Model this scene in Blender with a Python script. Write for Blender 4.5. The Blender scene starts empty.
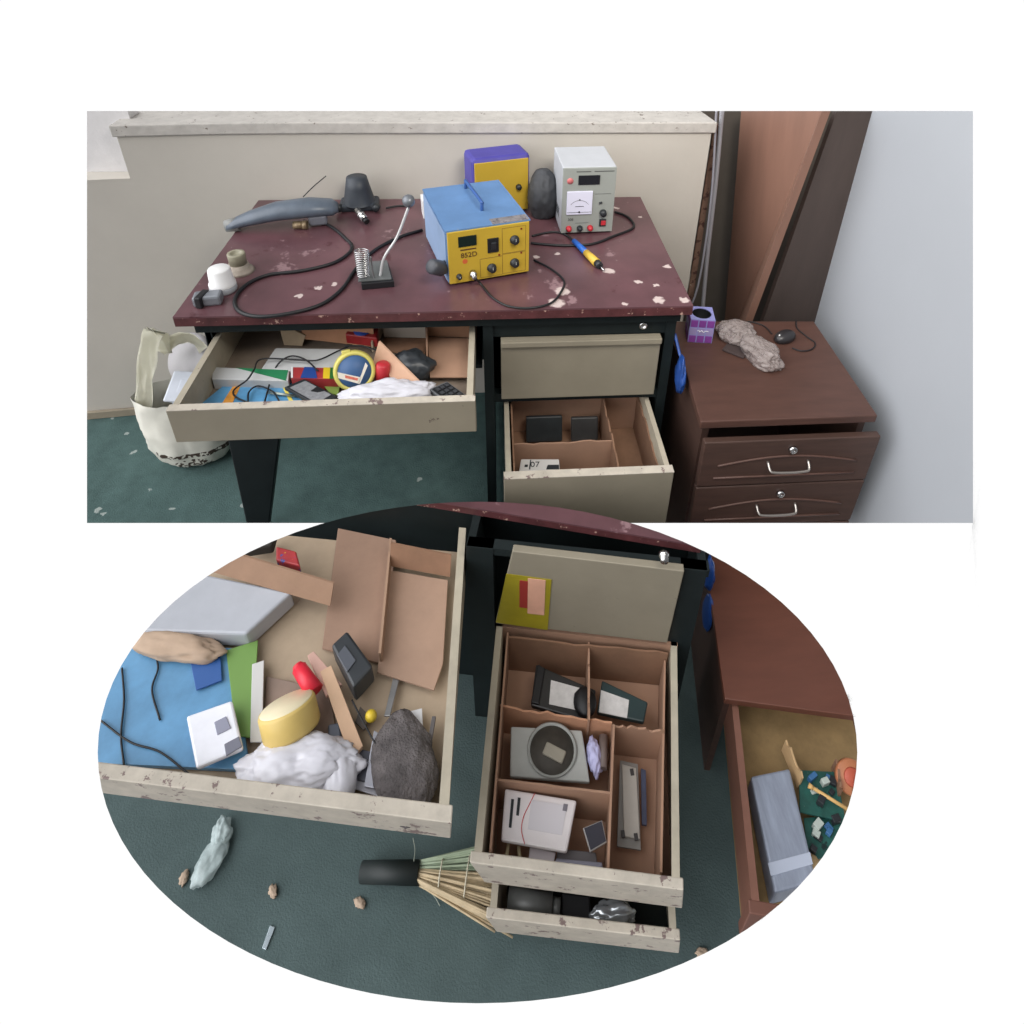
import bpy, bmesh, math, random
from mathutils import Vector, Matrix, noise

random.seed(7)
scene = bpy.context.scene
COL = scene.collection

# ------------------------------------------------------------------ camera
CAM = Vector((0.7281177693, -1.2938398267, 1.6715608602))
YAW, PITCH, ROLL = -0.0911031, 0.5184229, 0.0284952
FOC, PCX, PCY = 659.871, 547.735, 264.716
_right = Vector((math.cos(YAW), math.sin(YAW), 0))
_f0 = Vector((-math.sin(YAW), math.cos(YAW), 0))
_up = Vector((0, 0, 1))
FWD = math.cos(PITCH) * _f0 - math.sin(PITCH) * _up
_u = math.sin(PITCH) * _f0 + math.cos(PITCH) * _up
RGT = math.cos(ROLL) * _right + math.sin(ROLL) * _u
UPV = -math.sin(ROLL) * _right + math.cos(ROLL) * _u
cd = bpy.data.cameras.new('camera')
cam = bpy.data.objects.new('camera', cd)
COL.objects.link(cam)
cd.sensor_fit = 'HORIZONTAL'
cd.sensor_width = 36.0
cd.lens = FOC * 36.0 / 1024.0
cd.shift_x = (512 - PCX) / 1024.0
cd.shift_y = (PCY - 512) / 1024.0
cd.clip_start = 0.02
mw = Matrix((RGT, UPV, -FWD)).transposed().to_4x4()
mw.translation = CAM
cam.matrix_world = mw
scene.camera = cam


def ray(px, py):
    return (RGT * ((px - PCX) / FOC) - UPV * ((py - PCY) / FOC) + FWD)


def at(px, py, z):
    d = ray(px, py)
    return CAM + d * ((z - CAM.z) / d.z)


def at_y(px, py, y):
    d = ray(px, py)
    return CAM + d * ((y - CAM.y) / d.y)


def at_x(px, py, x):
    d = ray(px, py)
    return CAM + d * ((x - CAM.x) / d.x)


def at_v(px, py, p0, p1):
    """point on the upright plane through p0 and p1"""
    n = (p1 - p0).cross(Vector((0, 0, 1)))
    d = ray(px, py)
    return CAM + d * ((p0 - CAM).dot(n) / d.dot(n))


# --------------------------------------------------------------- materials
def lin(c):
    out = []
    for v in c:
        v = v / 255.0
        out.append(v / 12.92 if v <= 0.04045 else ((v + 0.055) / 1.055) ** 2.4)
    return out


_mats = {}


def mat(name, rgb, rough=0.6, metal=0.0, var=0.0, scale=20.0, chips=None, bump=0.0,
        alpha=1.0, trans=0.0, stretch=None, gain=1.0, spec=0.5, sss=0.0, bscale=None):
    """procedural material: base colour, soft mottling, chips = list of (rgb, scale, threshold)"""
    if name in _mats:
        return _mats[name]
    m = bpy.data.materials.new(name)
    m.use_nodes = True
    nt = m.node_tree
    N, L = nt.nodes, nt.links
    b = N['Principled BSDF']
    base = [min(1.0, v * gain) for v in lin(rgb)]
    b.inputs['Roughness'].default_value = rough
    b.inputs['Metallic'].default_value = metal
    b.inputs['Specular IOR Level'].default_value = spec
    b.inputs['Alpha'].default_value = alpha
    b.inputs['Transmission Weight'].default_value = trans
    tc = N.new('ShaderNodeTexCoord')
    mp = N.new('ShaderNodeMapping')
    L.new(tc.outputs['Object'], mp.inputs['Vector'])
    if stretch:
        mp.inputs['Scale'].default_value = stretch
    nz = N.new('ShaderNodeTexNoise')
    nz.inputs['Scale'].default_value = scale
    nz.inputs['Detail'].default_value = 6
    nz.inputs['Roughness'].default_value = 0.65
    L.new(mp.outputs['Vector'], nz.inputs['Vector'])
    mr = N.new('ShaderNodeMapRange')
    mr.inputs['From Min'].default_value = 0.3
    mr.inputs['From Max'].default_value = 0.7
    mr.inputs['To Min'].default_value = 1.0 - var
    mr.inputs['To Max'].default_value = 1.0 + var
    L.new(nz.outputs['Fac'], mr.inputs['Value'])
    mul = N.new('ShaderNodeMixRGB')
    mul.blend_type = 'MULTIPLY'
    mul.inputs['Fac'].default_value = 1.0
    mul.inputs['Color1'].default_value = (*base, 1)
    L.new(mr.outputs['Result'], mul.inputs['Color2'])
    col = mul.outputs['Color']
    for i, (crgb, csc, thr) in enumerate(chips or []):
        n2 = N.new('ShaderNodeTexNoise')
        n2.noise_dimensions = '4D'
        n2.inputs['W'].default_value = 3.1 * i + len(name)
        n2.inputs['Scale'].default_value = csc
        n2.inputs['Detail'].default_value = 5
        n2.inputs['Roughness'].default_value = 0.7
        L.new(mp.outputs['Vector'], n2.inputs['Vector'])
        r2 = N.new('ShaderNodeMapRange')
        r2.inputs['From Min'].default_value = thr
        r2.inputs['From Max'].default_value = thr + 0.03
        L.new(n2.outputs['Fac'], r2.inputs['Value'])
        mx = N.new('ShaderNodeMixRGB')
        L.new(r2.outputs['Result'], mx.inputs['Fac'])
        L.new(col, mx.inputs['Color1'])
        mx.inputs['Color2'].default_value = (*lin(crgb), 1)
        col = mx.outputs['Color']
    L.new(col, b.inputs['Base Color'])
    if bump:
        bp = N.new('ShaderNodeBump')
        bp.inputs['Strength'].default_value = bump
        bp.inputs['Distance'].default_value = 0.004
        if bscale:
            n3 = N.new('ShaderNodeTexNoise')
            n3.inputs['Scale'].default_value = bscale
            n3.inputs['Detail'].default_value = 4
            L.new(mp.outputs['Vector'], n3.inputs['Vector'])
            L.new(n3.outputs['Fac'], bp.inputs['Height'])
        else:
            L.new(nz.outputs['Fac'], bp.inputs['Height'])
        L.new(bp.outputs['Normal'], b.inputs['Normal'])
    _mats[name] = m
    return m


def add_spots(m, spots, rgb, ns=60.0, amt=0.02):
    """paint splashes of their own shape: spots = (x, y, radius) in object space"""
    nt = m.node_tree
    N, L = nt.nodes, nt.links
    b = N['Principled BSDF']
    col = b.inputs['Base Color'].links[0].from_socket
    tc = N.new('ShaderNodeTexCoord')
    nz = N.new('ShaderNodeTexNoise')
    nz.inputs['Scale'].default_value = ns
    nz.inputs['Detail'].default_value = 5
    L.new(tc.outputs['Object'], nz.inputs['Vector'])
    sub = N.new('ShaderNodeVectorMath')
    sub.operation = 'SUBTRACT'
    L.new(nz.outputs['Color'], sub.inputs[0])
    sub.inputs[1].default_value = (0.5, 0.5, 0.5)
    sc = N.new('ShaderNodeVectorMath')
    sc.operation = 'SCALE'
    sc.inputs['Scale'].default_value = amt * 2
    L.new(sub.outputs[0], sc.inputs[0])
    ad = N.new('ShaderNodeVectorMath')
    ad.operation = 'ADD'
    L.new(tc.outputs['Object'], ad.inputs[0])
    L.new(sc.outputs[0], ad.inputs[1])
    fl = N.new('ShaderNodeVectorMath')
    fl.operation = 'MULTIPLY'
    fl.inputs[1].default_value = (1, 1, 0)
    L.new(ad.outputs[0], fl.inputs[0])
    acc = None
    for (x, y, r) in spots:
        ds = N.new('ShaderNodeVectorMath')
        ds.operation = 'DISTANCE'
        L.new(fl.outputs[0], ds.inputs[0])
        ds.inputs[1].default_value = (x, y, 0)
        dv = N.new('ShaderNodeMapRange')
        dv.inputs['From Min'].default_value = r * 1.1
        dv.inputs['From Max'].default_value = r * 0.8
        L.new(ds.outputs['Value'], dv.inputs['Value'])
        if acc is None:
            acc = dv.outputs['Result']
        else:
            mx = N.new('ShaderNodeMath')
            mx.operation = 'MAXIMUM'
            L.new(acc, mx.inputs[0])
            L.new(dv.outputs['Result'], mx.inputs[1])
            acc = mx.outputs[0]
    mx = N.new('ShaderNodeMixRGB')
    L.new(acc, mx.inputs['Fac'])
    L.new(col, mx.inputs['Color1'])
    mx.inputs['Color2'].default_value = (*lin(rgb), 1)
    L.new(mx.outputs['Color'], b.inputs['Base Color'])


# ------------------------------------------------------------ mesh builder
def catmull(pts, n=8):
    pts = [Vector(p) for p in pts]
    if len(pts) < 3:
        return pts
    ext = [pts[0] * 2 - pts[1]] + pts + [pts[-1] * 2 - pts[-2]]
    out = []
    for i in range(1, len(ext) - 2):
        a, b, c, d = ext[i - 1:i + 3]
        for k in range(n):
            t = k / n
            out.append(0.5 * (2 * b + (c - a) * t + (2 * a - 5 * b + 4 * c - d) * t * t + (3 * b - a - 3 * c + d) * t ** 3))
    out.append(pts[-1])
    return out


class MB:
    def __init__(self):
        self.bm = bmesh.new()

    def _add(self, tmp, M=None, mi=0, smooth=False):
        for f in tmp.faces:
            f.material_index = mi
            f.smooth = smooth
        if M is not None:
            bmesh.ops.transform(tmp, matrix=M, verts=tmp.verts)
        me = bpy.data.meshes.new('tmp')
        tmp.to_mesh(me)
        tmp.free()
        self.bm.from_mesh(me)
        bpy.data.meshes.remove(me)
        return self

    def box(self, c, s, rot=None, bev=0.0, mi=0, seg=2):
        t = bmesh.new()
        bmesh.ops.create_cube(t, size=1)
        bmesh.ops.scale(t, vec=s, verts=t.verts)
        if bev:
            bmesh.ops.bevel(t, geom=t.edges[:], offset=bev, segments=seg, affect='EDGES', profile=0.5)
        M = Matrix.Translation(c)
        if rot is not None:
            M = M @ rot.to_4x4()
        return self._add(t, M, mi)

    def bb(self, lo, hi, bev=0.0, mi=0):
        lo, hi = Vector(lo), Vector(hi)
        return self.box((lo + hi) / 2, hi - lo, None, bev, mi)

    def prism(self, pts, vec, bev=0.0, mi=0, smooth=False):
        t = bmesh.new()
        vs = [t.verts.new(p) for p in pts]
        f = t.faces.new(vs)
        r = bmesh.ops.extrude_face_region(t, geom=[f])
        nv = [g for g in r['geom'] if isinstance(g, bmesh.types.BMVert)]
        bmesh.ops.translate(t, vec=vec, verts=nv)
        bmesh.ops.recalc_face_normals(t, faces=t.faces[:])
        if bev:
            bmesh.ops.bevel(t, geom=t.edges[:], offset=bev, segments=2, affect='EDGES', profile=0.5)
        return self._add(t, None, mi, smooth)

    def cyl(self, p0, p1, r0, r1=None, seg=20, mi=0, cap=True, smooth=True):
        r1 = r0 if r1 is None else r1
        p0, p1 = Vector(p0), Vector(p1)
        d = p1 - p0
        t = bmesh.new()
        bmesh.ops.create_cone(t, cap_ends=cap, segments=seg, radius1=r0, radius2=r1, depth=d.length)
        M = Matrix.Translation((p0 + p1) / 2) @ d.to_track_quat('Z', 'Y').to_matrix().to_4x4()
        for f in t.faces:
            f.material_index = mi
            f.smooth = smooth and len(f.verts) == 4
        bmesh.ops.transform(t, matrix=M, verts=t.verts)
        me = bpy.data.meshes.new('tmp')
        t.to_mesh(me)
        t.free()
        self.bm.from_mesh(me)
        bpy.data.meshes.remove(me)
        return self

    def lathe(self, prof, c=(0, 0, 0), rot=None, seg=32, mi=0, smooth=True):
        t = bmesh.new()
        rings = []
        for r, z in prof:
            if r < 1e-6:
                rings.append([t.verts.new((0, 0, z))])
            else:
                rings.append([t.verts.new((r * math.cos(2 * math.pi * k / seg), r * math.sin(2 * math.pi * k / seg), z)) for k in range(seg)])
        for a, b in zip(rings, rings[1:]):
            for k in range(seg):
                k2 = (k + 1) % seg
                if len(a) == 1 and len(b) == 1:
                    continue
                if len(a) == 1:
                    t.faces.new((a[0], b[k], b[k2]))
                elif len(b) == 1:
                    t.faces.new((a[k], a[k2], b[0]))
                else:
                    t.faces.new((a[k], a[k2], b[k2], b[k]))
        bmesh.ops.recalc_face_normals(t, faces=t.faces[:])
        M = Matrix.Translation(c)
        if rot is not None:
            M = M @ rot.to_4x4()
        self._add(t, M, mi, smooth)
        return self

    def tube(self, pts, r, seg=8, n=8, mi=0, taper=None):
        P = catmull(pts, n)
        t = bmesh.new()
        rings = []
        prev = None
        for i, p in enumerate(P):
            d = (P[min(i + 1, len(P) - 1)] - P[max(i - 1, 0)])
            if d.length < 1e-9:
                d = Vector((0, 0, 1))
            d.normalize()
            if prev is None:
                a = d.orthogonal().normalized()
            else:
                a = (prev - d * prev.dot(d))
                a = a.normalized() if a.length > 1e-6 else d.orthogonal().normalized()
            prev = a
            b = d.cross(a)
            rr = r if taper is None else r + (taper - r) * i / (len(P) - 1)
            rings.append([t.verts.new(p + (a * math.cos(2 * math.pi * k / seg) + b * math.sin(2 * math.pi * k / seg)) * rr) for k in range(seg)])
        for a, b in zip(rings, rings[1:]):
            for k in range(seg):
                t.faces.new((a[k], a[(k + 1) % seg], b[(k + 1) % seg], b[k]))
        t.faces.new(rings[0][::-1])
        t.faces.new(rings[-1])
        return self._add(t, None, mi, True)

    def blob(self, c, s, seed=0, amp=0.2, freq=2.0, sub=4, rot=None, mi=0, flat=None, ridged=True):
        t = bmesh.new()
        bmesh.ops.create_icosphere(t, subdivisions=sub, radius=1.0)
        off = Vector((seed * 7.3, seed * 3.1, seed * 1.7))
        for v in t.verts:
            p = v.co.copy()
            k = noise.noise(p * freq + off) * amp
            if ridged:
                k += (0.5 - abs(noise.noise(p * freq * 2.3 + off))) * amp * 0.9
                k += (0.4 - abs(noise.noise(p * freq * 5.0 - off))) * amp * 0.35
            v.co = p * (1 + k)
            if flat is not None and v.co.z < flat:
                v.co.z = flat + (v.co.z - flat) * 0.05
        bmesh.ops.scale(t, vec=s, verts=t.verts)
        M = Matrix.Translation(c)
        if rot is not None:
            M = M @ rot.to_4x4()
        return self._add(t, M, mi, True)

    def text(self, s, size, M, ext=0.0006, mi=0):
        cu = bpy.data.curves.new('txt', 'FONT')
        cu.body = s
        cu.size = size
        cu.extrude = ext
        cu.align_x = 'CENTER'
        cu.align_y = 'CENTER'
        o = bpy.data.objects.new('txt', cu)
        COL.objects.link(o)
        bpy.context.view_layer.update()
        me = bpy.data.meshes.new_from_object(o.evaluated_get(bpy.context.evaluated_depsgraph_get()))
        bpy.data.objects.remove(o)
        bpy.data.curves.remove(cu)
        t = bmesh.new()
        t.from_mesh(me)
        bpy.data.meshes.remove(me)
        return self._add(t, M, mi)


SETS = {1: [], 2: []}
CUR = 1
I4 = Matrix.Identity(4)


def link(name, mb, mats, parent=None, M=None, inv=None):
    if inv is not None:
        bmesh.ops.transform(mb.bm, matrix=inv, verts=mb.bm.verts)
    me = bpy.data.meshes.new(name)
    mb.bm.to_mesh(me)
    mb.bm.free()
    for m in (mats if isinstance(mats, (list, tuple)) else [mats]):
        me.materials.append(m)
    o = bpy.data.objects.new(name, me)
    COL.objects.link(o)
    if parent is not None:
        o.parent = parent
    elif M is not None:
        o.matrix_world = M
    SETS[CUR].append(o)
    return o


class Thing:
    """an Empty at the thing's base that parents its parts"""

    def __init__(self, name, label, cat, M=I4, group=None):
        self.e = bpy.data.objects.new(name, None)
        self.e.empty_display_size = 0.05
        COL.objects.link(self.e)
        self.e.matrix_world = M
        self.inv = M.inverted()
        self.e['label'] = label
        self.e['category'] = cat
        if group:
            self.e['group'] = group

    def part(self, name, mb, mats, world=False, parent=None, label=None):
        o = link(name, mb, mats, parent or self.e, inv=self.inv if world else None)
        if label:
            o['label'] = label
        return o


def solid(name, label, cat, mb, mats, base, group=None):
    """a thing that is one mesh, built in world coordinates; base = its origin"""
    M = Matrix.Translation(base)
    o = link(name, mb, mats, None, M, M.inverted())
    o['label'] = label
    o['category'] = cat
    if group:
        o['group'] = group
    return o


def struct(name, mb, mats):
    o = link(name, mb, mats)
    o['kind'] = 'structure'
    return o


def cen(pts):
    return sum((Vector(p) for p in pts), Vector()) / len(pts)


def quad(pxs, z):
    return [at(x, y, z) for x, y in pxs]


def slab(pxs, z, th, bev=0.0, mi=0, mb=None):
    mb = mb or MB()
    mb.prism(quad(pxs, z), Vector((0, 0, -th)), bev, mi)
    return mb


def basis(p0, p1, z0):
    """frame with origin mid-front, x along the front, y to the back"""
    a, b = Vector((p0.x, p0.y, z0)), Vector((p1.x, p1.y, z0))
    x = (b - a).normalized()
    y = Vector((0, 0, 1)).cross(x)
    M = Matrix((x, y, Vector((0, 0, 1)))).transposed().to_4x4()
    M.translation = (a + b) / 2
    return M, (b - a).length


def rx(a): return Matrix.Rotation(a, 3, 'X')
def ry(a): return Matrix.Rotation(a, 3, 'Y')
def rz(a): return Matrix.Rotation(a, 3, 'Z')


def lerp(a, b, t): return a + (b - a) * t


def tray(t, A, B, C, D, depth, th, fth, mats, back=True, front_h=None, name='drawer', vec=None):
    """open drawer: rim corners A back-left, B back-right, C front-right, D front-left (world);
    vec = slope of the front face from rim to bottom edge"""
    m_side, m_front, m_floor = mats
    dz = Vector((0, 0, -depth))
    vf = vec if vec is not None else dz
    fl = MB()
    fl.prism([A + dz, B + dz, lerp(C, B, .02) + vf * (depth / -vf.z), lerp(D, A, .02) + vf * (depth / -vf.z)], Vector((0, 0, 0.008)))
    if back:
        n = ((D - A).normalized()) * th
        fl.prism([A, B, B + n, A + n], dz * 0.999)
    d = t.part(name, fl, m_floor, True)
    l1, l2 = (B - A).normalized() * th, (C - D).normalized() * th
    e = vf * (depth / -vf.z)
    f1, f2 = (D - A).normalized() * fth, (C - B).normalized() * fth
    Di, Ci = D - f1 * .96, C - f2 * .96
    t.part('side_panel', MB().prism([A, Di, Di + e, A + dz], l1), m_side, True, d)
    t.part('side_panel', MB().prism([B - l1, Ci - l2, Ci - l2 + e, B - l1 + dz], l1), m_side, True, d)
    over = (C - D).normalized() * 0.006
    fh = vf * ((front_h or depth) / -vf.z)
    t.part('front_panel', MB().prism([D - over, C + over, C + over - f2, D - over - f1], fh, 0.002), m_front, True, d)
    return d


# ------------------------------------------------------------ palette
WALLP = mat('wall_paint', (190, 185, 176), 0.8, var=0.05, scale=3, bump=0.1, bscale=60)
WALLL = mat('wall_plaster_white', (222, 220, 220), 0.85, var=0.04, scale=20, bump=0.3, bscale=60)
LEDGE = mat('rough_ledge', (184, 180, 174), 0.9, var=0.12, scale=25, chips=[((110, 100, 92), 45, 0.62)], bump=0.5, bscale=50)
WALLR = mat('wall_paint_cool', (164, 168, 173), 0.75, var=0.03, scale=2)
SKIRT = mat('skirting_strip', (150, 140, 122), 0.8, var=0.15, scale=15)
FLOOR = mat('green_carpet', (76, 97, 95), 0.95, var=0.18, scale=18, chips=[((128, 140, 138), 16, 0.72)], bump=0.4, bscale=220, spec=0.1)
MAROON = mat('maroon_laminate', (94, 64, 69), 0.3, spec=0.7, var=0.3, scale=5, chips=[((136, 108, 112), 7, 0.6), ((76, 40, 46), 11, 0.62), ((150, 132, 136), 30, 0.7)])
MEDGE = mat('worn_maroon_edge', (82, 44, 46), 0.5, var=0.35, scale=30, chips=[((178, 146, 132), 50, 0.6)])
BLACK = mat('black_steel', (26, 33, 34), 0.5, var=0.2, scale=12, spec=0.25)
CREAM = mat('cream_steel', (136, 129, 113), 0.5, var=0.08, scale=8, chips=[((84, 72, 66), 20, 0.665)])
CREAMW = mat('worn_cream_steel', (172, 164, 146), 0.55, var=0.12, scale=20, chips=[((104, 88, 84), 34, 0.65)])
DRWFLOOR = mat('drawer_bottom', (132, 118, 104), 0.8, var=0.18, scale=12)
CARD = mat('cardboard', (160, 126, 104), 0.85, var=0.1, scale=10, stretch=(1, 1, 1))
CARDD = mat('cardboard_dark', (132, 100, 78), 0.85, var=0.15, scale=12)
PALEW = mat('off_white_plastic', (196, 198, 198), 0.4, var=0.05, scale=10)
WHITE = mat('white_plastic', (232, 232, 232), 0.35, var=0.03, scale=8)
GREYP = mat('grey_plastic', (128, 132, 136), 0.45, var=0.1, scale=12)
DARKP = mat('dark_plastic', (36, 40, 44), 0.45, var=0.2, scale=20)
RUB = mat('black_rubber', (24, 25, 28), 0.5, var=0.1)
CHROME = mat('chrome', (205, 205, 205), 0.25, 1.0, var=0.05)
STEEL = mat('dull_steel', (150, 150, 150), 0.4, 0.8, var=0.15)
BLUE = mat('blue_case', (92, 128, 172), 0.5, var=0.14, scale=9, chips=[((120, 140, 165), 18, 0.66)])
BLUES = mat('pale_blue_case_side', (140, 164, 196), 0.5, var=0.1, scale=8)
YEL = mat('yellow_front', (190, 158, 50), 0.5, var=0.05, scale=10)
RED = mat('red_plastic', (186, 46, 56), 0.4, var=0.08)
WOODC = mat('brown_laminate', (78, 53, 45), 0.45, var=0.16, scale=9, stretch=(1, 4, 6), chips=[((128, 90, 78), 12, 0.7)])
WOODD = mat('brown_laminate_front', (70, 51, 44), 0.5, var=0.18, scale=9, stretch=(1, 3, 8))
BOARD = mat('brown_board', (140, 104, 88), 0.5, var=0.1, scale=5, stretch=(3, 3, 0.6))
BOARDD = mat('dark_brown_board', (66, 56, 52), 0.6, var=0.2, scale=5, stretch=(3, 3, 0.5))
BAGW = mat('translucent_carrier', (228, 226, 208), 0.35, var=0.07, scale=9, trans=0.12)
CLEARB = mat('clear_bubble_wrap', (184, 172, 168), 0.22, var=0.2, scale=60, bump=0.7, bscale=170, trans=0.4, alpha=0.72)
THINW = mat('white_thin_plastic', (224, 224, 232), 0.3, var=0.06, scale=20, trans=0.1)

# =====================================================================
#  PLACE ONE : the desk against the wall
# =====================================================================
CUR = 1
# ---- setting
# floor
struct('floor', MB().bb((-0.9, -0.4, -0.03), (2.3, 1.2, 0.0)), FLOOR)
add_spots(FLOOR, [(v.x, v.y, r_) for v, r_ in ((at(97, 511, 0), .010), (at(102, 514, 0), .008), (at(171, 509, 0), .008), (at(133, 452, 0), .009), (at(126, 434, 0), .006), (at(243, 506, 0), .007), (at(420, 480, 0), .006), (at(150, 490, 0), .005), (at(112, 419, 0), .008))], (150, 160, 156), 40, .02)
# back wall: thick parapet with its ledge and the notch at its left end
WY = 0.655
front = [(-0.95, 0.56), (0.0, WY), (1.412, WY)]
mbw = MB()
pn = [at_y(x, y, 0.605) for x, y in ((87, 184), (127, 181), (113, 138), (105, 124))]
topz = 1.056
# left piece below the notch, then the main piece
zl = pn[1].z


def wy(x):
    """front face of the wall: straight behind the desk, bending forward at the left"""
    return WY - 0.1 * 0.12 * math.log(1 + math.exp(-(x + 0.06) / 0.12))


tb = bmesh.new()
xs = [-0.95 + i * (pn[1].x + 0.95) / 6 for i in range(7)] + [pn[1].x + (1.412 - pn[1].x) * (i / 40) for i in range(41)]
zl2 = topz - 0.035
cols = []
for i, x in enumerate(xs):
    ht = zl if i <= 6 else zl2
    cols.append((x, ht))
for (xa, ha), (xb, hb) in zip(cols, cols[1:]):
    if xb - xa < 1e-6:
        continue
    vs_ = [tb.verts.new((xa, wy(xa), 0)), tb.verts.new((xb, wy(xb), 0)), tb.verts.new((xb, wy(xb), hb)), tb.verts.new((xa, wy(xa), ha if ha == hb else hb))]
    tb.faces.new(vs_)
bmesh.ops.remove_doubles(tb, verts=tb.verts[:], dist=1e-5)
mbw._add(tb, None, 0, True)
mbw.bb((-0.95, WY + 0.012, 0), (pn[1].x, 0.9, zl - .006))
mbw.prism([Vector((-0.95, wy(-0.95), zl)), Vector((pn[1].x, wy(pn[1].x), zl)), Vector((pn[1].x, 0.9, zl)), Vector((-0.95, 0.9, zl))], Vector((0, 0, -0.004)))
yA = wy(pn[1].x)
mbw.prism([Vector((pn[1].x, yA, zl)), Vector((pn[1].x + .002, yA, zl)), Vector((pn[1].x + .002, yA, zl2)), Vector((pn[2].x, yA, zl2))], Vector((0, 0.28, 0)))
mbw.bb((pn[1].x, WY + 0.012, 0), (1.412, 0.93, zl2))
mbw.bb((1.408, WY, 0), (1.412, 0.93, zl2))
struct('wall_back', mbw, WALLP)
# ledge slab with a slightly proud lip
lp = [Vector((pn[3].x + i * .08, wy(pn[3].x + i * .08) - 0.008, topz - 0.035)) for i in range(8)] + [Vector((1.42, WY - 0.008, topz - 0.035)), Vector((1.38, 0.93, topz - 0.035)), Vector((pn[3].x, 0.93, topz - 0.035))]
struct('trim_1', MB().prism(lp, Vector((0, 0, 0.035)), 0.004), [LEDGE])
struct('wall_left', MB().bb((-1.2, 0.68, 0.0), (-0.33, 0.74, 1.6)), WALLL)
struct('wall_rear', MB().bb((-1.2, 0.95, 0.0), (2.3, 1.0, 2.0)), mat('alcove_wall', (84, 77, 70), 0.8, var=0.1, scale=4))  # base colour darkened to stand in for the alcove's shade
struct('baseboard_left', MB().prism([Vector((-0.95, wy(-0.95) - 0.012, 0)), Vector((-0.2, wy(-.2) - 0.012, 0)), Vector((0.1, wy(.1) - 0.012, 0)), Vector((0.1, WY, 0)), Vector((-0.95, wy(-0.95) + .005, 0))], Vector((0, 0, 0.03)), 0.002), SKIRT)
struct('wall_right', MB().prism([Vector((1.63, -1.2, 0)), Vector((1.72, 0.36, 0)), Vector((1.81, 0.36, 0)), Vector((1.78, -1.2, 0))], Vector((0, 0, 1.9))), WALLR)

# peeling post, pipes, leaning boards in the alcove
p = [at_y(x, y, 0.70) for x, y in ((706, 125), (720, 125), (693, 300), (684, 300))]
mb = MB().prism(p, Vector((0, 0.04, 0)), 0.002)
PEEL = mat('peeling_post', (118, 92, 78), 0.85, var=0.25, scale=20, chips=[((70, 46, 40), 30, 0.54), ((170, 160, 145), 40, 0.62)], bump=0.5)
struct('trim_2', mb, PEEL)
pp = [at_y(723, 100, 0.68), at_y(716, 180, 0.68), at_y(707, 260, 0.68), at_y(701, 330, 0.68)]
solid('pipe', 'thin grey upright pipe beside the end of the low wall', 'pipe', MB().tube(pp + [Vector((pp[-1].x, 0.68, 0.2)), Vector((pp[-1].x, 0.68, 0.0))], 0.0075), mat('grey_pipe', (150, 150, 156), 0.5), Vector((pp[-1].x, 0.68, 0)))
cc = [at_y(717, 100, 0.66), at_y(712, 190, 0.66), at_y(703, 260, 0.66), at_y(695, 296, 0.66), at_y(686, 312, 0.67)]
solid('cable', 'pale grey cable bending at its foot along the upright pipe', 'cable', MB().tube(cc, 0.004), mat('grey_cable', (140, 140, 148), 0.5), cc[-1])
# brown door leaf leaning in the corner
e0, e1 = at_y(823, 108, 0.30), at_y(742, 330, 0.30)
f0_, f1_ = at_y(742, 100, 0.86), at_y(724, 330, 0.80)


def ext_down(p, q, z):
    return p + (q - p) * ((z - p.z) / (q.z - p.z))


e2, f2_ = ext_down(e0, e1, 0.0), ext_down(f0_, f1_, 0.0)
e3, f3_ = ext_down(e0, e1, 1.5), ext_down(f0_, f1_, 1.5)
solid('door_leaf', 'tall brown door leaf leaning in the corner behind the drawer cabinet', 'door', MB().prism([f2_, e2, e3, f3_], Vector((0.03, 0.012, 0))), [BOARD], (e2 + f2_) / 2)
b0, b1 = at_y(838, 108, 0.335), at_y(760, 330, 0.335)
mb = MB().prism([ext_down(b0, b1, 0.0), Vector((1.712, 0.335, 0)), Vector((1.735, 0.335, 1.6)), ext_down(b0, b1, 1.6)], Vector((0, 0.02, 0)))
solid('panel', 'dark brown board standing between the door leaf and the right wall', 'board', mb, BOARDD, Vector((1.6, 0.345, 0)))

# ---- the desk
H = 0.81
desk = Thing('work_desk', 'maroon topped desk by the wall with the soldering stations on it', 'desk', Matrix.Translation((0.6, 0.32, 0)))
top = MB().bb((0, 0, H - 0.004), (1.2, 0.642, H), 0.0, 0)
top.bb((0, 0, H - 0.026), (1.2, 0.642, H - 0.004), 0.0, 1)
dt = desk.part('tabletop', top, [MAROON, MEDGE], True)
off = Vector((0.6, 0.32))
spots = []
for x, y, r in ((616, 208, .008), (641, 217, .007), (609, 271, .014), (667, 266, .010), (638, 282, .009), (656, 285, .008), (659, 300, .015), (684, 300, .013), (625, 304, .008), (562, 291, .018), (556, 303, .02), (536, 257, .009), (557, 254, .008), (335, 284, .008), (318, 288, .008), (299, 296, .008)):
    q = at(x, y, H)
    spots.append((q.x - off.x, q.y - off.y, r))
add_spots(MAROON, spots, (196, 180, 176), 70, 0.012)
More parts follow.
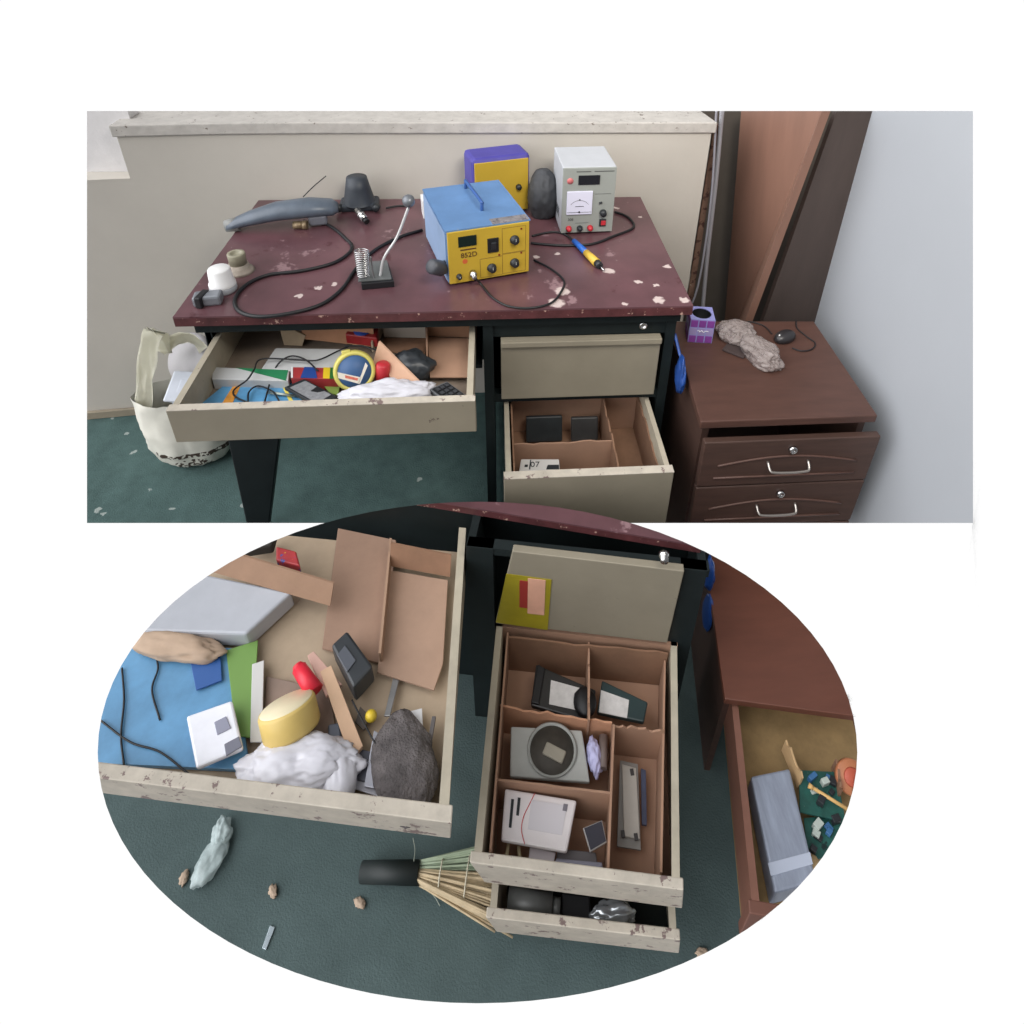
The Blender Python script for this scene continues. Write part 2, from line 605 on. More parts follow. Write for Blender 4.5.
# black steel body
car = MB()
car.bb((0.03, 0.02, 0.752), (1.18, 0.05, 0.784))
car.bb((0.03, 0.60, 0.20), (1.18, 0.62, 0.784))
car.bb((0.695, 0.03, 0.03), (0.72, 0.62, 0.784))
car.bb((1.15, 0.03, 0.03), (1.175, 0.62, 0.784))
car.bb((0.72, 0.035, 0.708), (1.15, 0.06, 0.752))
car.bb((0.72, 0.035, 0.498), (1.15, 0.06, 0.524))
car.bb((0.72, 0.60, 0.03), (1.15, 0.615, 0.72))
car.bb((0.035, 0.05, 0.62), (0.05, 0.60, 0.784))
car.bb((0.035, 0.05, 0.60), (0.69, 0.60, 0.61))
desk.part('pedestal_body', car, BLACK, True)
desk.part('leg', MB().prism([Vector((0.035, 0.05, 0.784)), Vector((0.05, 0.05, 0.784)), Vector((0.05, 0.05, 0.615)), Vector((0.207, 0.05, 0.615)), Vector((0.048, 0.05, 0)), Vector((-0.004, 0.05, 0))], Vector((0, 0.03, 0)), 0.003), BLACK, True)
desk.part('leg', MB().prism([Vector((0.035, 0.57, 0.784)), Vector((0.25, 0.57, 0.784)), Vector((0.048, 0.57, 0)), Vector((-0.004, 0.57, 0))], Vector((0, 0.03, 0)), 0.003), BLACK, True)
# lock
q = at_y(643, 325, 0.034)
lk = MB().lathe([(0.0, 0.002), (0.006, 0.002), (0.0065, 0.006), (0.0095, 0.006), (0.0105, 0.0), (0.0, 0.0)], q, rx(math.pi / 2), 20)
desk.part('lock', lk, CHROME, True)
# wide drawer, pulled out
ZR = 0.717
A, B = Vector((0.052, 0.24, ZR)), Vector((0.675, 0.24, ZR))
C, D = Vector((0.675, -0.208, ZR)), Vector((0.052, -0.208, ZR))
# a shallower front lip keeps the wear on top
tray(desk, A, B, C, D, 0.088, 0.014, 0.018, (CREAMW, [CREAM], DRWFLOOR))
lip = MB().bb((0.047, -0.2085, ZR), (0.68, -0.189, ZR + 0.0015))
desk.part('drawer_rim', lip, mat('chipped_rim', (190, 182, 168), 0.6, var=0.15, scale=25, chips=[((122, 104, 100), 30, 0.585)]), True)
# closed pedestal drawer
pd = MB().bb((0.738, 0.018, 0.521), (1.138, 0.034, 0.708), 0.002)
pdo = desk.part('drawer', pd, CREAM, True)
desk.part('pull_lip', MB().bb((0.738, 0.008, 0.692), (1.138, 0.018, 0.708), 0.002), CREAM, True, pdo)
# open pedestal drawer
ZP = 0.492
tray(desk, Vector((0.745, 0.2, ZP)), Vector((1.131, 0.2, ZP)), Vector((1.131, -0.222, ZP)), Vector((0.745, -0.222, ZP)), 0.17, 0.012, 0.02, (CREAMW, CREAM, CARDD), front_h=0.20)
desk.part('drawer_rim', MB().bb((0.739, -0.2225, ZP), (1.137, -0.200, ZP + 0.0015)), _mats['chipped_rim'], True)

# ---- things on the desk
# main soldering station
zt = H + 0.006
p0, p1 = at(449, 284.5, zt), at(529, 271, zt)
M, w = basis(p0, p1, zt)
tl = at_v(447, 232, p0, p1)
h = tl.z - zt
bk = at(419, 190, zt + h)
dep = (M.inverted() @ bk).y
st = Thing('soldering_station', 'blue and yellow soldering station marked 852D in the middle of the desk', 'soldering station', Matrix.Translation((0, 0, 0)) @ M)
body = MB()
body.bb((-w / 2, 0.004, 0), (w / 2, dep, h), 0.003)
body.bb((-w / 2 - 0.002, 0.0, h - 0.002), (w / 2 + 0.002, dep, h + 0.002))
for sx in (-1, 1):
    for yy in (0.03, dep - 0.03):
        body.cyl((sx * (w / 2 - 0.02), yy, -0.006), (sx * (w / 2 - 0.02), yy, 0), 0.008, mi=1)
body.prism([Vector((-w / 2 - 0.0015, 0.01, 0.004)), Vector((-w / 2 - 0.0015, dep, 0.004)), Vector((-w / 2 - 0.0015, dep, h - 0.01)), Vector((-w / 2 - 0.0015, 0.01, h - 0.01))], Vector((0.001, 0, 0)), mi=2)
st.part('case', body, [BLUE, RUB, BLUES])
fp = st.part('front_panel', MB().bb((-w / 2 + 0.002, -0.004, 0.002), (w / 2 - 0.002, 0.005, h - 0.002), 0.001), YEL)


def FP(u, v, yy=-0.004): return Vector((-w / 2 + u * w, yy, h * (1 - v)))


st.part('display', MB().bb(FP(.13, .30, -0.006), FP(.345, .11, -0.003), 0.0005), mat('dark_display', (20, 34, 30), 0.2), parent=fp)
rows = MB()
TM = Matrix.Translation(FP(.25, .47, -0.0045)) @ Matrix.Rotation(math.pi / 2, 4, 'X')
rows.text('852D', 0.0185, TM)
st.part('lettering', rows, mat('dark_ink', (86, 58, 30), 0.6), parent=fp)
INK = _mats['dark_ink']
st.part('underline', MB().bb(FP(.15, .375, -0.0045), FP(.34, .35, -0.004)), INK, parent=fp)
for u0, v0, u1, v1 in ((.655, .07, .945, .55), (.655, .565, .945, .945), (.38, .59, .655, .955)):
    ring = [FP(u0, v0, -.0042), FP(u1, v0 - (0), -.0042), FP(u1, v1, -.0042), FP(u0, v1, -.0042), FP(u0, v0, -.0042)]
    st.part('printed_frame', MB().tube([lerp(ring[i], ring[i + 1], k / 4) for i in range(4) for k in range(4)] + [ring[0]], .00045, 4, 1), INK, parent=fp)
st.part('badge', MB().cyl(FP(.2, .585, -0.0045), FP(.2, .585, -0.003), 0.0065), mat('red_ink', (198, 96, 50), 0.6), parent=fp)
sw = st.part('switch', MB().bb(FP(.475, .49, -0.007), FP(.61, .22, -0.003), 0.001), RUB, parent=fp)
st.part('switch', MB().box(FP(.545, .355, -0.008), (0.012, 0.006, 0.02), rx(0.2), 0.001), DARKP, parent=fp)


def knob(u, v, r, d, name='knob', m=None):
    c = FP(u, v, -0.004)
    k = MB().lathe([(0, d), (r * .78, d), (r * .85, d * .93), (r * .9, d * .3), (r * 1.12, d * .25), (r * 1.15, 0), (0, 0)], c, rx(math.pi / 2), 24)
    k.bb(c + Vector((-0.0006, -d - 0.0006, 0)), c + Vector((0.0006, -d, r * .75)), 0, 1)
    st.part(name, k, [m or DARKP, PALEW], parent=fp)


knob(.805, .31, .0105, .014)
knob(.805, .76, .0105, .014)
knob(.52, .79, .0105, .014)
knob(.12, .85, .0060, .012, 'jack')
for u, v in ((.89, .12), (.89, .585), (.615, .56)):
    st.part('indicator', MB().cyl(FP(u, v, -0.0055), FP(u, v, -0.003), 0.0025), mat('red_led', (120, 30, 20), 0.3), parent=fp)
c = FP(.285, .82, -0.004)
st.part('connector', MB().lathe([(0, .022), (.0055, .022), (.006, .012), (.0085, .011), (.009, 0), (0, 0)], c, rx(math.pi / 2 + .25), 20), CHROME, parent=fp)
# carry handle on top and worn grey strip
a0 = M.inverted() @ at(466, 189, zt + h)
a1 = M.inverted() @ at(482, 211, zt + h)
hz = h + 0.002
st.part('handle', MB().tube([(a1.x, a1.y, hz), (a1.x, a1.y, hz + .018), (a1.x, a1.y + .01, hz + .022), (a0.x, a0.y - .01, hz + .022), (a0.x, a0.y, hz + .018), (a0.x, a0.y, hz)], 0.0045, n=5), mat('dark_blue_handle', (52, 88, 148), 0.4))
st.part('worn_strip', MB().bb((w * .05, 0.001, hz), (w / 2, 0.032, hz + .0006)), mat('worn_grey', (120, 116, 118), 0.8, var=0.3, scale=60, chips=[((80, 78, 84), 80, .56)]))
# hot air hand piece hung at the left
ha = MB()
cl = M.inverted() @ at(437, 240, zt + .05)
ha.cyl((-w / 2, .02, .045), (-w / 2 - .016, .02, .045), .012)
st.part('holder', ha, DARKP)
hb = MB().lathe([(0, .03), (.014, .03), (.019, .024), (.02, -.01), (.015, -.022), (0, -.022)], (-w / 2 - .022, .012, .045), ry(-.9) @ rx(.5), 24)
st.part('hot_air_grip', hb, mat('grey_black_grip', (62, 64, 70), 0.45, var=.2))

# second station behind
p0, p1 = at(474, 217, H + .004), at(530, 209, H + .004)
M2, w2 = basis(p0, p1, H + .004)
tl2 = at_v(472, 160, p0, p1)
h2 = tl2.z - H - .004
s2 = Thing('soldering_station', 'purple cased yellow fronted station half hidden behind the 852D one', 'soldering station', M2)
s2.part('case', MB().bb((-w2 / 2, 0, 0), (w2 / 2, 0.10, h2), 0.012), mat('purple_case', (72, 66, 148), 0.5, var=.1))
f2 = s2.part('front_panel', MB().bb((-w2 / 2 + .006, -.004, .004), (w2 / 2 - .008, .002, h2 - .012), .001), YEL)
for u in (.2, .78):
    s2.part('knob', MB().lathe([(0, .012), (.007, .012), (.009, 0), (0, 0)], (-w2 / 2 + u * w2, -.004, h2 * .45), rx(math.pi / 2), 18), DARKP, parent=f2)

# bench power supply
zt = H + .005
p0, p1 = at(560.5, 233, zt), at(612, 231, zt)
M3, w3 = basis(p0, p1, zt)
tl3 = at_v(565, 168, p0, p1)
h3 = tl3.z - zt
bk = at(551.5, 147, tl3.z)
d3 = min(.24, (M3.inverted() @ bk).y)
ps = Thing('power_supply', 'grey white bench power supply with a dial meter near the back right', 'power supply', M3)
bd = MB().bb((-w3 / 2, 0.003, 0), (w3 / 2, d3, h3), .003)
for sx in (-1, 1):
    for yy in (.02, d3 - .02):
        bd.cyl((sx * (w3 / 2 - .015), yy, -.005), (sx * (w3 / 2 - .015), yy, 0), .006, mi=1)
for k in range(14):
    bd.bb((-w3 / 2 - .0004, .04 + k * .006, .03), (-w3 / 2 + .001, .042 + k * .006, .06), 0, 1)
ps.part('case', bd, [mat('psu_case', (184, 187, 192), .45, var=.04), DARKP])
pf = ps.part('front_panel', MB().bb((-w3 / 2 + .001, -.003, .001), (w3 / 2 - .001, .004, h3 - .001), .001), mat('psu_front', (146, 150, 145), .5, var=.04))


def PF(u, v, yy=-.003): return Vector((-w3 / 2 + u * w3, yy, h3 * (1 - v)))


ps.part('display', MB().bb(PF(.29, .25, -.005), PF(.69, .11, -.002), .0005), mat('psu_display', (28, 30, 36), .25), parent=pf)
mt = ps.part('meter', MB().bb(PF(.09, .70, -.007), PF(.57, .345, -.002), .001), mat('meter_face', (214, 214, 232), .3), parent=pf)
arc = MB()
cc_ = PF(.33, .60, -.0074)
arc.tube([cc_ + Vector((.03 * math.sin(t), 0, .028 * math.cos(t) - .004)) for t in [(-1 + k / 4) for k in range(9)]], .0005, 4, 3)
arc.cyl(PF(.33, .66, -.008), PF(.33, .66, -.006), .0028)
arc.cyl(PF(.33, .47, -.0078), PF(.33, .47, -.006), .002)
arc.bb(PF(.25, .575, -.0076), PF(.41, .567, -.0068))
arc.bb(PF(.1, .665, -.0076), PF(.56, .66, -.0068))
ps.part('meter_scale', arc, DARKP, parent=pf)
ps.part('badge', MB().lathe([(0, .001), (.009, .001), (.009, 0), (0, 0)], PF(.14, .19), rx(math.pi / 2), 24), mat('pink_badge', (200, 112, 112), .5), parent=pf)
ps.part('knob', MB().lathe([(0, .013), (.0085, .013), (.0105, 0), (0, 0)], PF(.79, .69), rx(math.pi / 2), 20), DARKP, parent=pf)
ps.part('toggle', MB().box(PF(.73, .53, -.005), (.009, .006, .004), ry(-.3), .001), DARKP, parent=pf)
ps.part('rocker_switch', MB().bb(PF(.73, .90, -.007), PF(.86, .79, -.002), .001).bb(PF(.76, .88, -.009), PF(.85, .81, -.006), .001, 1), [DARKP, RED], parent=pf)
for u, m_ in ((.15, RED), (.36, DARKP), (.56, RED)):
    ps.part('terminal', MB().lathe([(0, .014), (.004, .014), (.0075, .009), (.0075, .002), (.009, 0), (0, 0)], PF(u, .925), rx(math.pi / 2), 18), m_, parent=pf)
tx = MB()
tx.text('305', .011, Matrix.Translation(PF(.18, .785, -.0034)) @ Matrix.Rotation(math.pi / 2, 4, 'X'), .0004)
tx.bb(PF(.25, .062, -.0034), PF(.52, .05, -.003))
tx.bb(PF(.58, .062, -.0034), PF(.95, .05, -.003))
tx.bb(PF(.62, .40, -.0034), PF(.92, .395, -.003))
tx.bb(PF(.27, .845, -.0034), PF(.52, .84, -.003))
ps.part('lettering', tx, mat('grey_ink', (62, 64, 64), .6), parent=pf)

# dark grey sack between the stations
q = at(546, 222, H)
solid('bag', 'crumpled dark grey bag squeezed between the station and power supply', 'bag', MB().blob(q + Vector((-.004, .055, .06)), (.046, .06, .082), 5, .12, .9, 5, flat=-.75), mat('dark_grey_cloth', (54, 56, 60), .7, var=.2, scale=25), q)

# white adaptor behind the ball
q = at(424, 224, H)
solid('adaptor', 'small white adaptor box at the blue station rear left corner', 'adaptor', MB().box(q + Vector((.008, .06, .03)), (.035, .05, .06), rz(.2), .003), WHITE, q + Vector((.008, .06, 0)))

# soldering iron
P = [at(574, 241, H + .012), at(586, 252.5, H + .012), at(597, 263, H + .011), at(600, 266, H + .010), at(604.5, 271, H + .006)]
ir = Thing('soldering_iron', 'blue and yellow handled soldering iron lying on the desk right half', 'soldering iron', Matrix.Translation((P[1].x, P[1].y, H)))
ir.part('handle', MB().cyl(P[0], P[1], .0075, .009), mat('iron_blue', (32, 96, 186), .4), True)
ir.part('grip', MB().cyl(P[1], P[2], .0095, .0115), mat('iron_yellow', (214, 178, 70), .5), True)
ir.part('collar', MB().cyl(P[2], P[3], .0105, .0095), DARKP, True)
ir.part('tip', MB().cyl(P[3], P[4], .004, .001), CHROME, True)
zc = H + .004
cord = [at(532, 236, zc), at(545, 233, zc), at(556, 232, zc), at(566, 235, zc), P[0]]
ir.part('cord', MB().tube(cord, .0032), RUB, True)

# iron stand with coil, posts and goose-neck
bq = [(361, 284), (394, 281), (388, 262), (362, 263)]
hb_ = .018
zb = H + hb_
c0 = cen(quad(bq, zb))
sd = Thing('iron_stand', 'black based soldering iron stand with coil spring holder at desk centre left', 'soldering iron stand', Matrix.Translation((c0.x, c0.y, H)))
sd.part('base', slab(bq, zb, hb_, .002), RUB, True)
plate = [(358, 281), (391.5, 278.5), (387, 260), (361, 262)]
sd.part('plate', slab(plate, zb + .004, .004, .001), mat('steel_plate', (116, 120, 120), .4, .5, var=.15), True)
s0 = at(364, 279, zb + .004)
coil = []
axis = Vector((.0, .012, .066))
for k in range(150):
    t = k / 149
    aa = t * 2 * math.pi * 14
    rr = .014 + .003 * t
    coil.append(s0 + axis * t + Vector((0, 0, .008)) + Vector((rr * math.cos(aa), rr * .8 * math.sin(aa), 0)))
sd.part('coil_holder', MB().tube(coil, .0012, 6, 2), CHROME, True)
sp = [at(374, 279, zb), at(373, 262, zb + .02)]
sd.part('post', MB().tube([sp[0], sp[0] + Vector((-.002, .004, .035)), sp[0] + Vector((-.003, .006, .06))], .0022), STEEL, True)
g0 = at(380, 277, zb)
g3 = at_y(409, 206, g0.y + .04)
sd.part('gooseneck', MB().tube([g0, at_y(384, 258, g0.y + .012), at_y(397, 237, g0.y + .03), g3], .0034), mat('pale_gooseneck', (196, 196, 196), .4, .3), True)
sd.part('head', MB().lathe([(0, .016), (.008, .015), (.0145, .009), (.0145, -.004), (.009, -.011), (0, -.012)], g3 + Vector((0, 0, .012)), rx(.6), 24), mat('grey_head', (112, 116, 122), .35, .3), True)

# blue-grey long tool at the back left
tl0, tl1 = at(227, 226, H + .017), at(338, 207, H + .045)
tool = Thing('hand_tool', 'long dusty blue grey tool lying at the desk back left corner', 'tool', Matrix.Translation((tl0.x + .12, tl0.y + .05, H)))
dv = tl1 - tl0
hm = MB()
prof = [(.0, .015), (.08, .019), (.2, .024), (.45, .031), (.75, .033), (.95, .028), (1.0, .016)]
rings = []
tb = bmesh.new()
side = dv.cross(Vector((0, 0, 1))).normalized()
for t_, r_ in prof:
    c_ = tl0 + dv * t_ + Vector((0, 0, .02 * math.sin(math.pi * t_)))
    rings.append([tb.verts.new(c_ + side * math.cos(a_) * r_ * 1.25 + Vector((0, 0, 1)) * math.sin(a_) * r_ * .8) for a_ in [2 * math.pi * k / 20 for k in range(20)]])
for ra, rb in zip(rings, rings[1:]):
    for k in range(20):
        tb.faces.new((ra[k], ra[(k + 1) % 20], rb[(k + 1) % 20], rb[k]))
tb.faces.new(rings[0][::-1])
tb.faces.new(rings[-1])
bmesh.ops.recalc_face_normals(tb, faces=tb.faces[:])
hm._add(tb, None, 0, True)
tool.part('handle', hm, mat('dusty_blue_grey', (92, 102, 114), .35, var=.2, scale=14), True)
tool.part('end_cap', MB().cyl(tl0 - dv * .015, tl0 + dv * .10, .0165, .021), mat('pale_cap', (136, 138, 136), .5, var=.2), True)
k0 = at(300, 225, H + .012)
tool.part('brass_fitting', MB().cyl(k0 + Vector((-.018, .0, 0)), k0 + Vector((.008, .0, 0)), .011).cyl(k0 + Vector((.008, 0, 0)), k0 + Vector((.02, 0, 0)), .013), mat('dull_brass', (140, 122, 96), .45, .5, var=.25, scale=60), True)
tool.part('bracket', MB().box(at(318, 219, H + .02), (.05, .03, .03), rz(.2), .006), mat('grey_bracket', (104, 106, 114), .6, var=.2), True)
tool.part('aerial', MB().tube([at_y(303, 197, .6), at_y(313, 187, .62), at_y(326, 176, .63)], .0016), RUB, True)

# dark conical stand behind
q = at(358, 213, H)
ls = Thing('lamp_stand', 'dark conical stand base at the back of the desk between tool and ball', 'stand', Matrix.Translation((q.x, q.y + .04, H)))
ls.part('foot', MB().box((0, 0, .012), (.115, .07, .024), rz(.1), .008), mat('blue_black', (50, 56, 64), .5, var=.2))
ls.part('cone', MB().lathe([(.05, .02), (.045, .03), (.036, .07), (.03, .1), (0, .1)], (0, 0, 0), None, 28), _mats['blue_black'])
for sx in (-1, 1):
    ls.part('knob', MB().lathe([(0, .018), (.01, .018), (.012, 0), (0, 0)], (sx * .055, -.03, .016), rx(math.pi / 2), 20), DARKP)
# chrome plug
k0, k1 = at(357, 210, H + .03), at(367, 222, H + .012)
pl = Thing('plug', 'chrome round cable plug lying in front of the dark stand', 'plug', Matrix.Translation((k1.x, k1.y, H)))
pl.part('barrel', MB().cyl(k0, lerp(k0, k1, .8), .0095, .0105).cyl(lerp(k0, k1, .35), lerp(k0, k1, .5), .0118), CHROME, True)
pl.part('socket_end', MB().cyl(lerp(k0, k1, .8), k1, .0085), RUB, True)

# jars at the left edge
q = at(224, 290, H)
jr = Thing('jar', 'small white plastic jar with a white cap at the desk left edge', 'jar', Matrix.Translation(q))
jr.part('base', MB().lathe([(0, 0), (.030, 0), (.031, .004), (.031, .012), (.0295, .016), (0, .016)]), mat('clear_grey', (176, 180, 186), .3, var=.1))
jr.part('cap', MB().lathe([(.0305, .016), (.0305, .022), (.0275, .025), (.0255, .058), (.023, .061), (0, .061)]), WHITE)
q = at(240, 271, H)
jr2 = Thing('spool', 'beige paste pot topped by a solder roll behind the white jar', 'pot', Matrix.Translation(q))
jr2.part('pot', MB().lathe([(0, 0), (.036, 0), (.032, .006), (.026, .012), (.024, .022), (0, .022)]), mat('dusty_beige', (156, 146, 134), .7, var=.25, scale=60))
jr2.part('roll', MB().lathe([(0, .022), (.0205, .022), (.0215, .05), (.0205, .052), (.0125, .052), (.0115, .048), (0, .048)]), mat('olive_tin', (146, 142, 122), .45, var=.1))
# clip
cq = at(207, 303, H)
M4 = Matrix.Translation(cq) @ Matrix.Rotation(.15, 4, 'Z')
cp = Thing('battery_clip', 'grey block with a black strap at the desk front left corner', 'clip', M4)
cp.part('block', MB().box((0.005, .0, .013), (.062, .036, .026), None, .006), mat('grey_block', (128, 132, 138), .4, .3, var=.15))
cp.part('strap', MB().box((-.006, -.004, .0145), (.016, .042, .029), rz(-.3), .003), RUB)

# desk cables
lc = [(322, 221), (336, 230), (346, 239), (352, 246), (348, 254), (332, 263.5), (301, 271), (268, 275), (246, 285), (235, 299), (239, 311), (258, 316.5), (289, 313.5), (321, 304.5), (342, 289), (356, 269), (375, 250), (400, 237), (422, 230)]
solid('power_cable', 'thick black cord looping over the left half of the desk', 'cable', MB().tube([at(x, y, H + .0045) for x, y in lc], .0046, 8, 6), RUB, at(300, 300, H))
lc = [(615, 212), (624, 215), (631, 220), (633, 228), (614, 236), (592, 244), (564, 245.5), (540, 244), (531, 243)]
solid('power_cable', 'black cord curving right of and below the power supply', 'cable', MB().tube([at(x, y, H + .004) for x, y in lc], .0038, 8, 6), RUB, at(600, 240, H))
lc = [(474.5, 275), (480, 281)]
cst = [st.e.matrix_world @ (c + Vector((0, -.024, -.004))), at(481, 284, H + .006), at(492, 297, H + .004), at(508, 306, H + .004), at(530, 308, H + .004), at(551, 303, H + .004), at(561, 292, H + .004), at(564, 281, H + .004), at(552, 269.5, H + .004), at(534, 260, H + .004)]
solid('tool_cord', 'thin black lead from the 852D front connector to the white stained spot', 'cable', MB().tube(cst, .0028, 8, 6), RUB, at(492, 297, H))
lc = [(385, 206), (397, 203), (408, 205)]
solid('cable', 'short black cable at the desk rear by the dark stand', 'cable', MB().tube([at(x, y, H + .004) for x, y in ((386, 208), (398, 206), (412, 206))], .003), RUB, at(398, 206, H))

# ---- inside the wide drawer
ZF = ZR - .088 + .009      # drawer floor
GRN = mat('green_print', (44, 128, 84), .5)
q = [(259, 371), (275, 347), (346, 348), (347, 371)]
solid('modem', 'flat off white box lying in the wide drawer behind the tape measure', 'box', slab(q, ZF + .03, .03, .006), PALEW, cen(quad(q, ZF)))
q = [(213, 367), (289, 370.5), (288, 381), (212, 379)]
cq = quad(q, ZF + .03)
mb = MB().prism(cq, Vector((0, 0, -.03)), .001)
g = [lerp(cq[0], cq[1], .25), lerp(cq[0], cq[1], .98), lerp(cq[1], cq[2], .75)]
g = [lerp(cq[0], cq[1], .3) + Vector((0, 0, .0006)), lerp(cq[0], cq[1], .99) + Vector((0, 0, .0006)), lerp(cq[3], cq[2], .97) + Vector((0, 0, .0006)), lerp(lerp(cq[0], cq[1], .85), lerp(cq[3], cq[2], .85), .8) + Vector((0, 0, .0006))]
bx = Thing('carton', 'long slim white carton with a green flash in the wide drawer', 'box', Matrix.Translation(cen(quad(q, ZF))))
bx.part('body', mb, PALEW, True)
bx.part('green_flash', MB().prism(g, Vector((0, 0, .0005))), GRN, True)
q = [(291, 367), (339, 368), (338, 379), (291, 378)]
cq = quad(q, ZF + .035)
bx = Thing('packet', 'red, blue, yellow and green striped packet left of the tape measure', 'box', Matrix.Translation(cen(quad(q, ZF))))
bx.part('body', MB().prism(cq, Vector((0, 0, -.035)), .001), mat('packet_red', (160, 54, 56), .45), True)
for a_, b_, rgb in ((.0, .04, (220, 220, 220)), (.28, .50, (38, 70, 140)), (.68, .82, (216, 186, 40)), (.82, 1.0, (46, 110, 50))):
    pts = [lerp(cq[0], cq[1], a_), lerp(cq[0], cq[1], b_), lerp(cq[3], cq[2], b_ + (.06 if a_ == .28 else 0)), lerp(cq[3], cq[2], a_ - (.08 if a_ == .28 else 0))]
    pts = [p_ + Vector((0, 0, .0006)) for p_ in pts]
    bx.part('stripe', MB().prism(pts, Vector((0, 0, .0005))), mat('stripe_%d_%d_%d' % rgb, rgb, .45), True)
q = [(319, 380), (341, 380), (338, 395), (330, 393)]
solid('card', 'lime green card peeking out beneath the striped packet', 'card', slab(q, ZF + .012, .003), mat('lime_card', (118, 142, 66), .6), cen(quad(q, ZF + .009)))
q = [(193, 410), (229, 381), (302, 383), (318, 410)]
cq = quad(q, ZF + .008)
mg = Thing('booklet', 'sky blue booklet with an orange stripe at the drawer front left', 'booklet', Matrix.Translation(cen(cq) - Vector((0, 0, .008))))
mg.part('cover', MB().prism(cq, Vector((0, 0, -.007)), .001), mat('sky_blue_print', (92, 154, 198), .35, var=.22, scale=14), True)
for a_, b_, r_ in ((.2, .29, (220, 150, 60)), (.80, .84, (230, 210, 90))):
    mg.part('stripe', MB().prism([p_ + Vector((0, 0, .0006)) for p_ in (lerp(cq[0], cq[1], 1) * 0 + lerp(cq[1], cq[2], a_ - .1), lerp(cq[1], cq[2], b_ - .1), lerp(cq[0], cq[3], b_), lerp(cq[0], cq[3], a_))], Vector((0, 0, .0005))), mat('stripe2_%d' % r_[1], r_, .5, var=.25, scale=60), True)
q = [(284, 387), (304, 378.5), (337, 396), (319, 407)]
cq = quad(q, ZF + .035)
ph = Thing('stripped_phone', 'stripped black phone with bare metal chassis leaning on the blue booklet', 'phone', Matrix.Translation(cen(cq) - Vector((0, 0, .02))))
ph.part('frame', MB().prism(cq, Vector((0, 0, -.01)), .002), DARKP, True)
ins = [lerp(p_, cen(cq), .22) + Vector((0, 0, .0008)) for p_ in cq]
ph.part('chassis', MB().prism(ins, Vector((0, 0, .001))), mat('bare_metal', (164, 166, 170), .35, .4, var=.25, scale=90), True)
cc_ = lerp(ins[1], ins[2], .45)
cam_sp = [lerp(ins[1], ins[2], .45), lerp(ins[1], ins[2], .75), lerp(cen(ins), ins[2], .35), cen(ins)]
ph.part('camera_slot', MB().prism([p_ + Vector((0, 0, .0012)) for p_ in cam_sp], Vector((0, 0, .001))), RUB, True)
# tape measure facing the camera
tc_ = at(354.5, 371.5, ZF + .055)
nv = (CAM - tc_).normalized()
nv = (nv + Vector((0, 0, -.18))).normalized()
R3 = nv.to_track_quat('Z', 'Y').to_matrix()
tm = Thing('tape_measure', 'round yellow tape measure with a blue face in the wide drawer', 'tape measure', Matrix.Translation(tc_ - Vector((0, 0, .047))))
TR = .0475
tm.part('case', MB().lathe([(0, -.03), (TR * .93, -.03), (TR, -.024), (TR, -.005), (TR * .95, 0), (TR * .82, .0015), (TR * .8, -.001), (0, -.001)], tc_, R3, 40), mat('tape_yellow', (206, 196, 104), .4, var=.05), True)
Mx = Matrix.Translation(tc_) @ R3.to_4x4()
fc = tm.part('face_label', MB().lathe([(0, .0006), (TR * .79, .0006), (TR * .79, -.0008), (0, -.0008)], tc_, R3, 40), mat('label_blue', (60, 94, 138), .5), True)
bp = [Vector((-.037, .006, .001)), Vector((.012, -.016, .001)), Vector((.006, -.030, .001)), Vector((-.037, -.008, .001))]
mb = MB().prism([Mx @ v for v in bp], Mx.to_3x3() @ Vector((0, 0, .0006)))
mb.prism([Mx @ v for v in (Vector((.027, .016, .001)), Vector((.031, .008, .001)), Vector((.008, -.030, .001)), Vector((.004, -.028, .001)))], Mx.to_3x3() @ Vector((0, 0, .0006)))
tm.part('label_band', mb, mat('label_white', (226, 220, 206), .5), True, fc)
tm.part('label_print', MB().prism([Mx @ v for v in (Vector((-.022, -.004, .0018)), Vector((.006, -.0165, .0018)), Vector((.003, -.022, .0018)), Vector((-.022, -.0105, .0018)))], Mx.to_3x3() @ Vector((0, 0, .0003))), mat('label_red', (206, 110, 90), .5, var=.3, scale=200), True, fc)
tm.part('tape_stop', MB().box(Mx @ Vector((-.012, .046, -.012)), (.02, .01, .02), R3, .002), _mats['tape_yellow'], True)
# red cap
c_ = at(382.5, 374, ZF + .03)
solid('cap', 'red plastic cap tucked right of the yellow tape measure', 'cap', MB().lathe([(0, .03), (.013, .03), (.0165, .026), (.0175, .012), (.0185, -.024), (0, -.024)], c_, ry(.12) @ rx(-.1), 28), RED, c_ - Vector((0, 0, .03)))
# cardboard strip
s0_, s1_ = at(376, 354, ZF + .06), at(424, 391, ZF + .035)
dd = (s1_ - s0_)
sd_ = dd.cross(Vector((0, 0, 1))).normalized() * .012
up_ = Vector((0, 0, .006))
solid('cardboard_strip', 'torn tan cardboard strip slanting from tape measure to keypad', 'cardboard', MB().prism([s0_ - sd_ + Vector((0, 0, .03)), s0_ + dd * .45 - sd_ + Vector((0, 0, .012)), s1_ - sd_ * .6, s1_ + sd_ * .9 - Vector((0, 0, .02)), s0_ + dd * .3 + sd_ - Vector((0, 0, .03)), s0_ + sd_ - Vector((0, 0, .02))], Vector((.003, .003, .0))), mat('tan_card', (196, 158, 132), .8, var=.08), s1_)
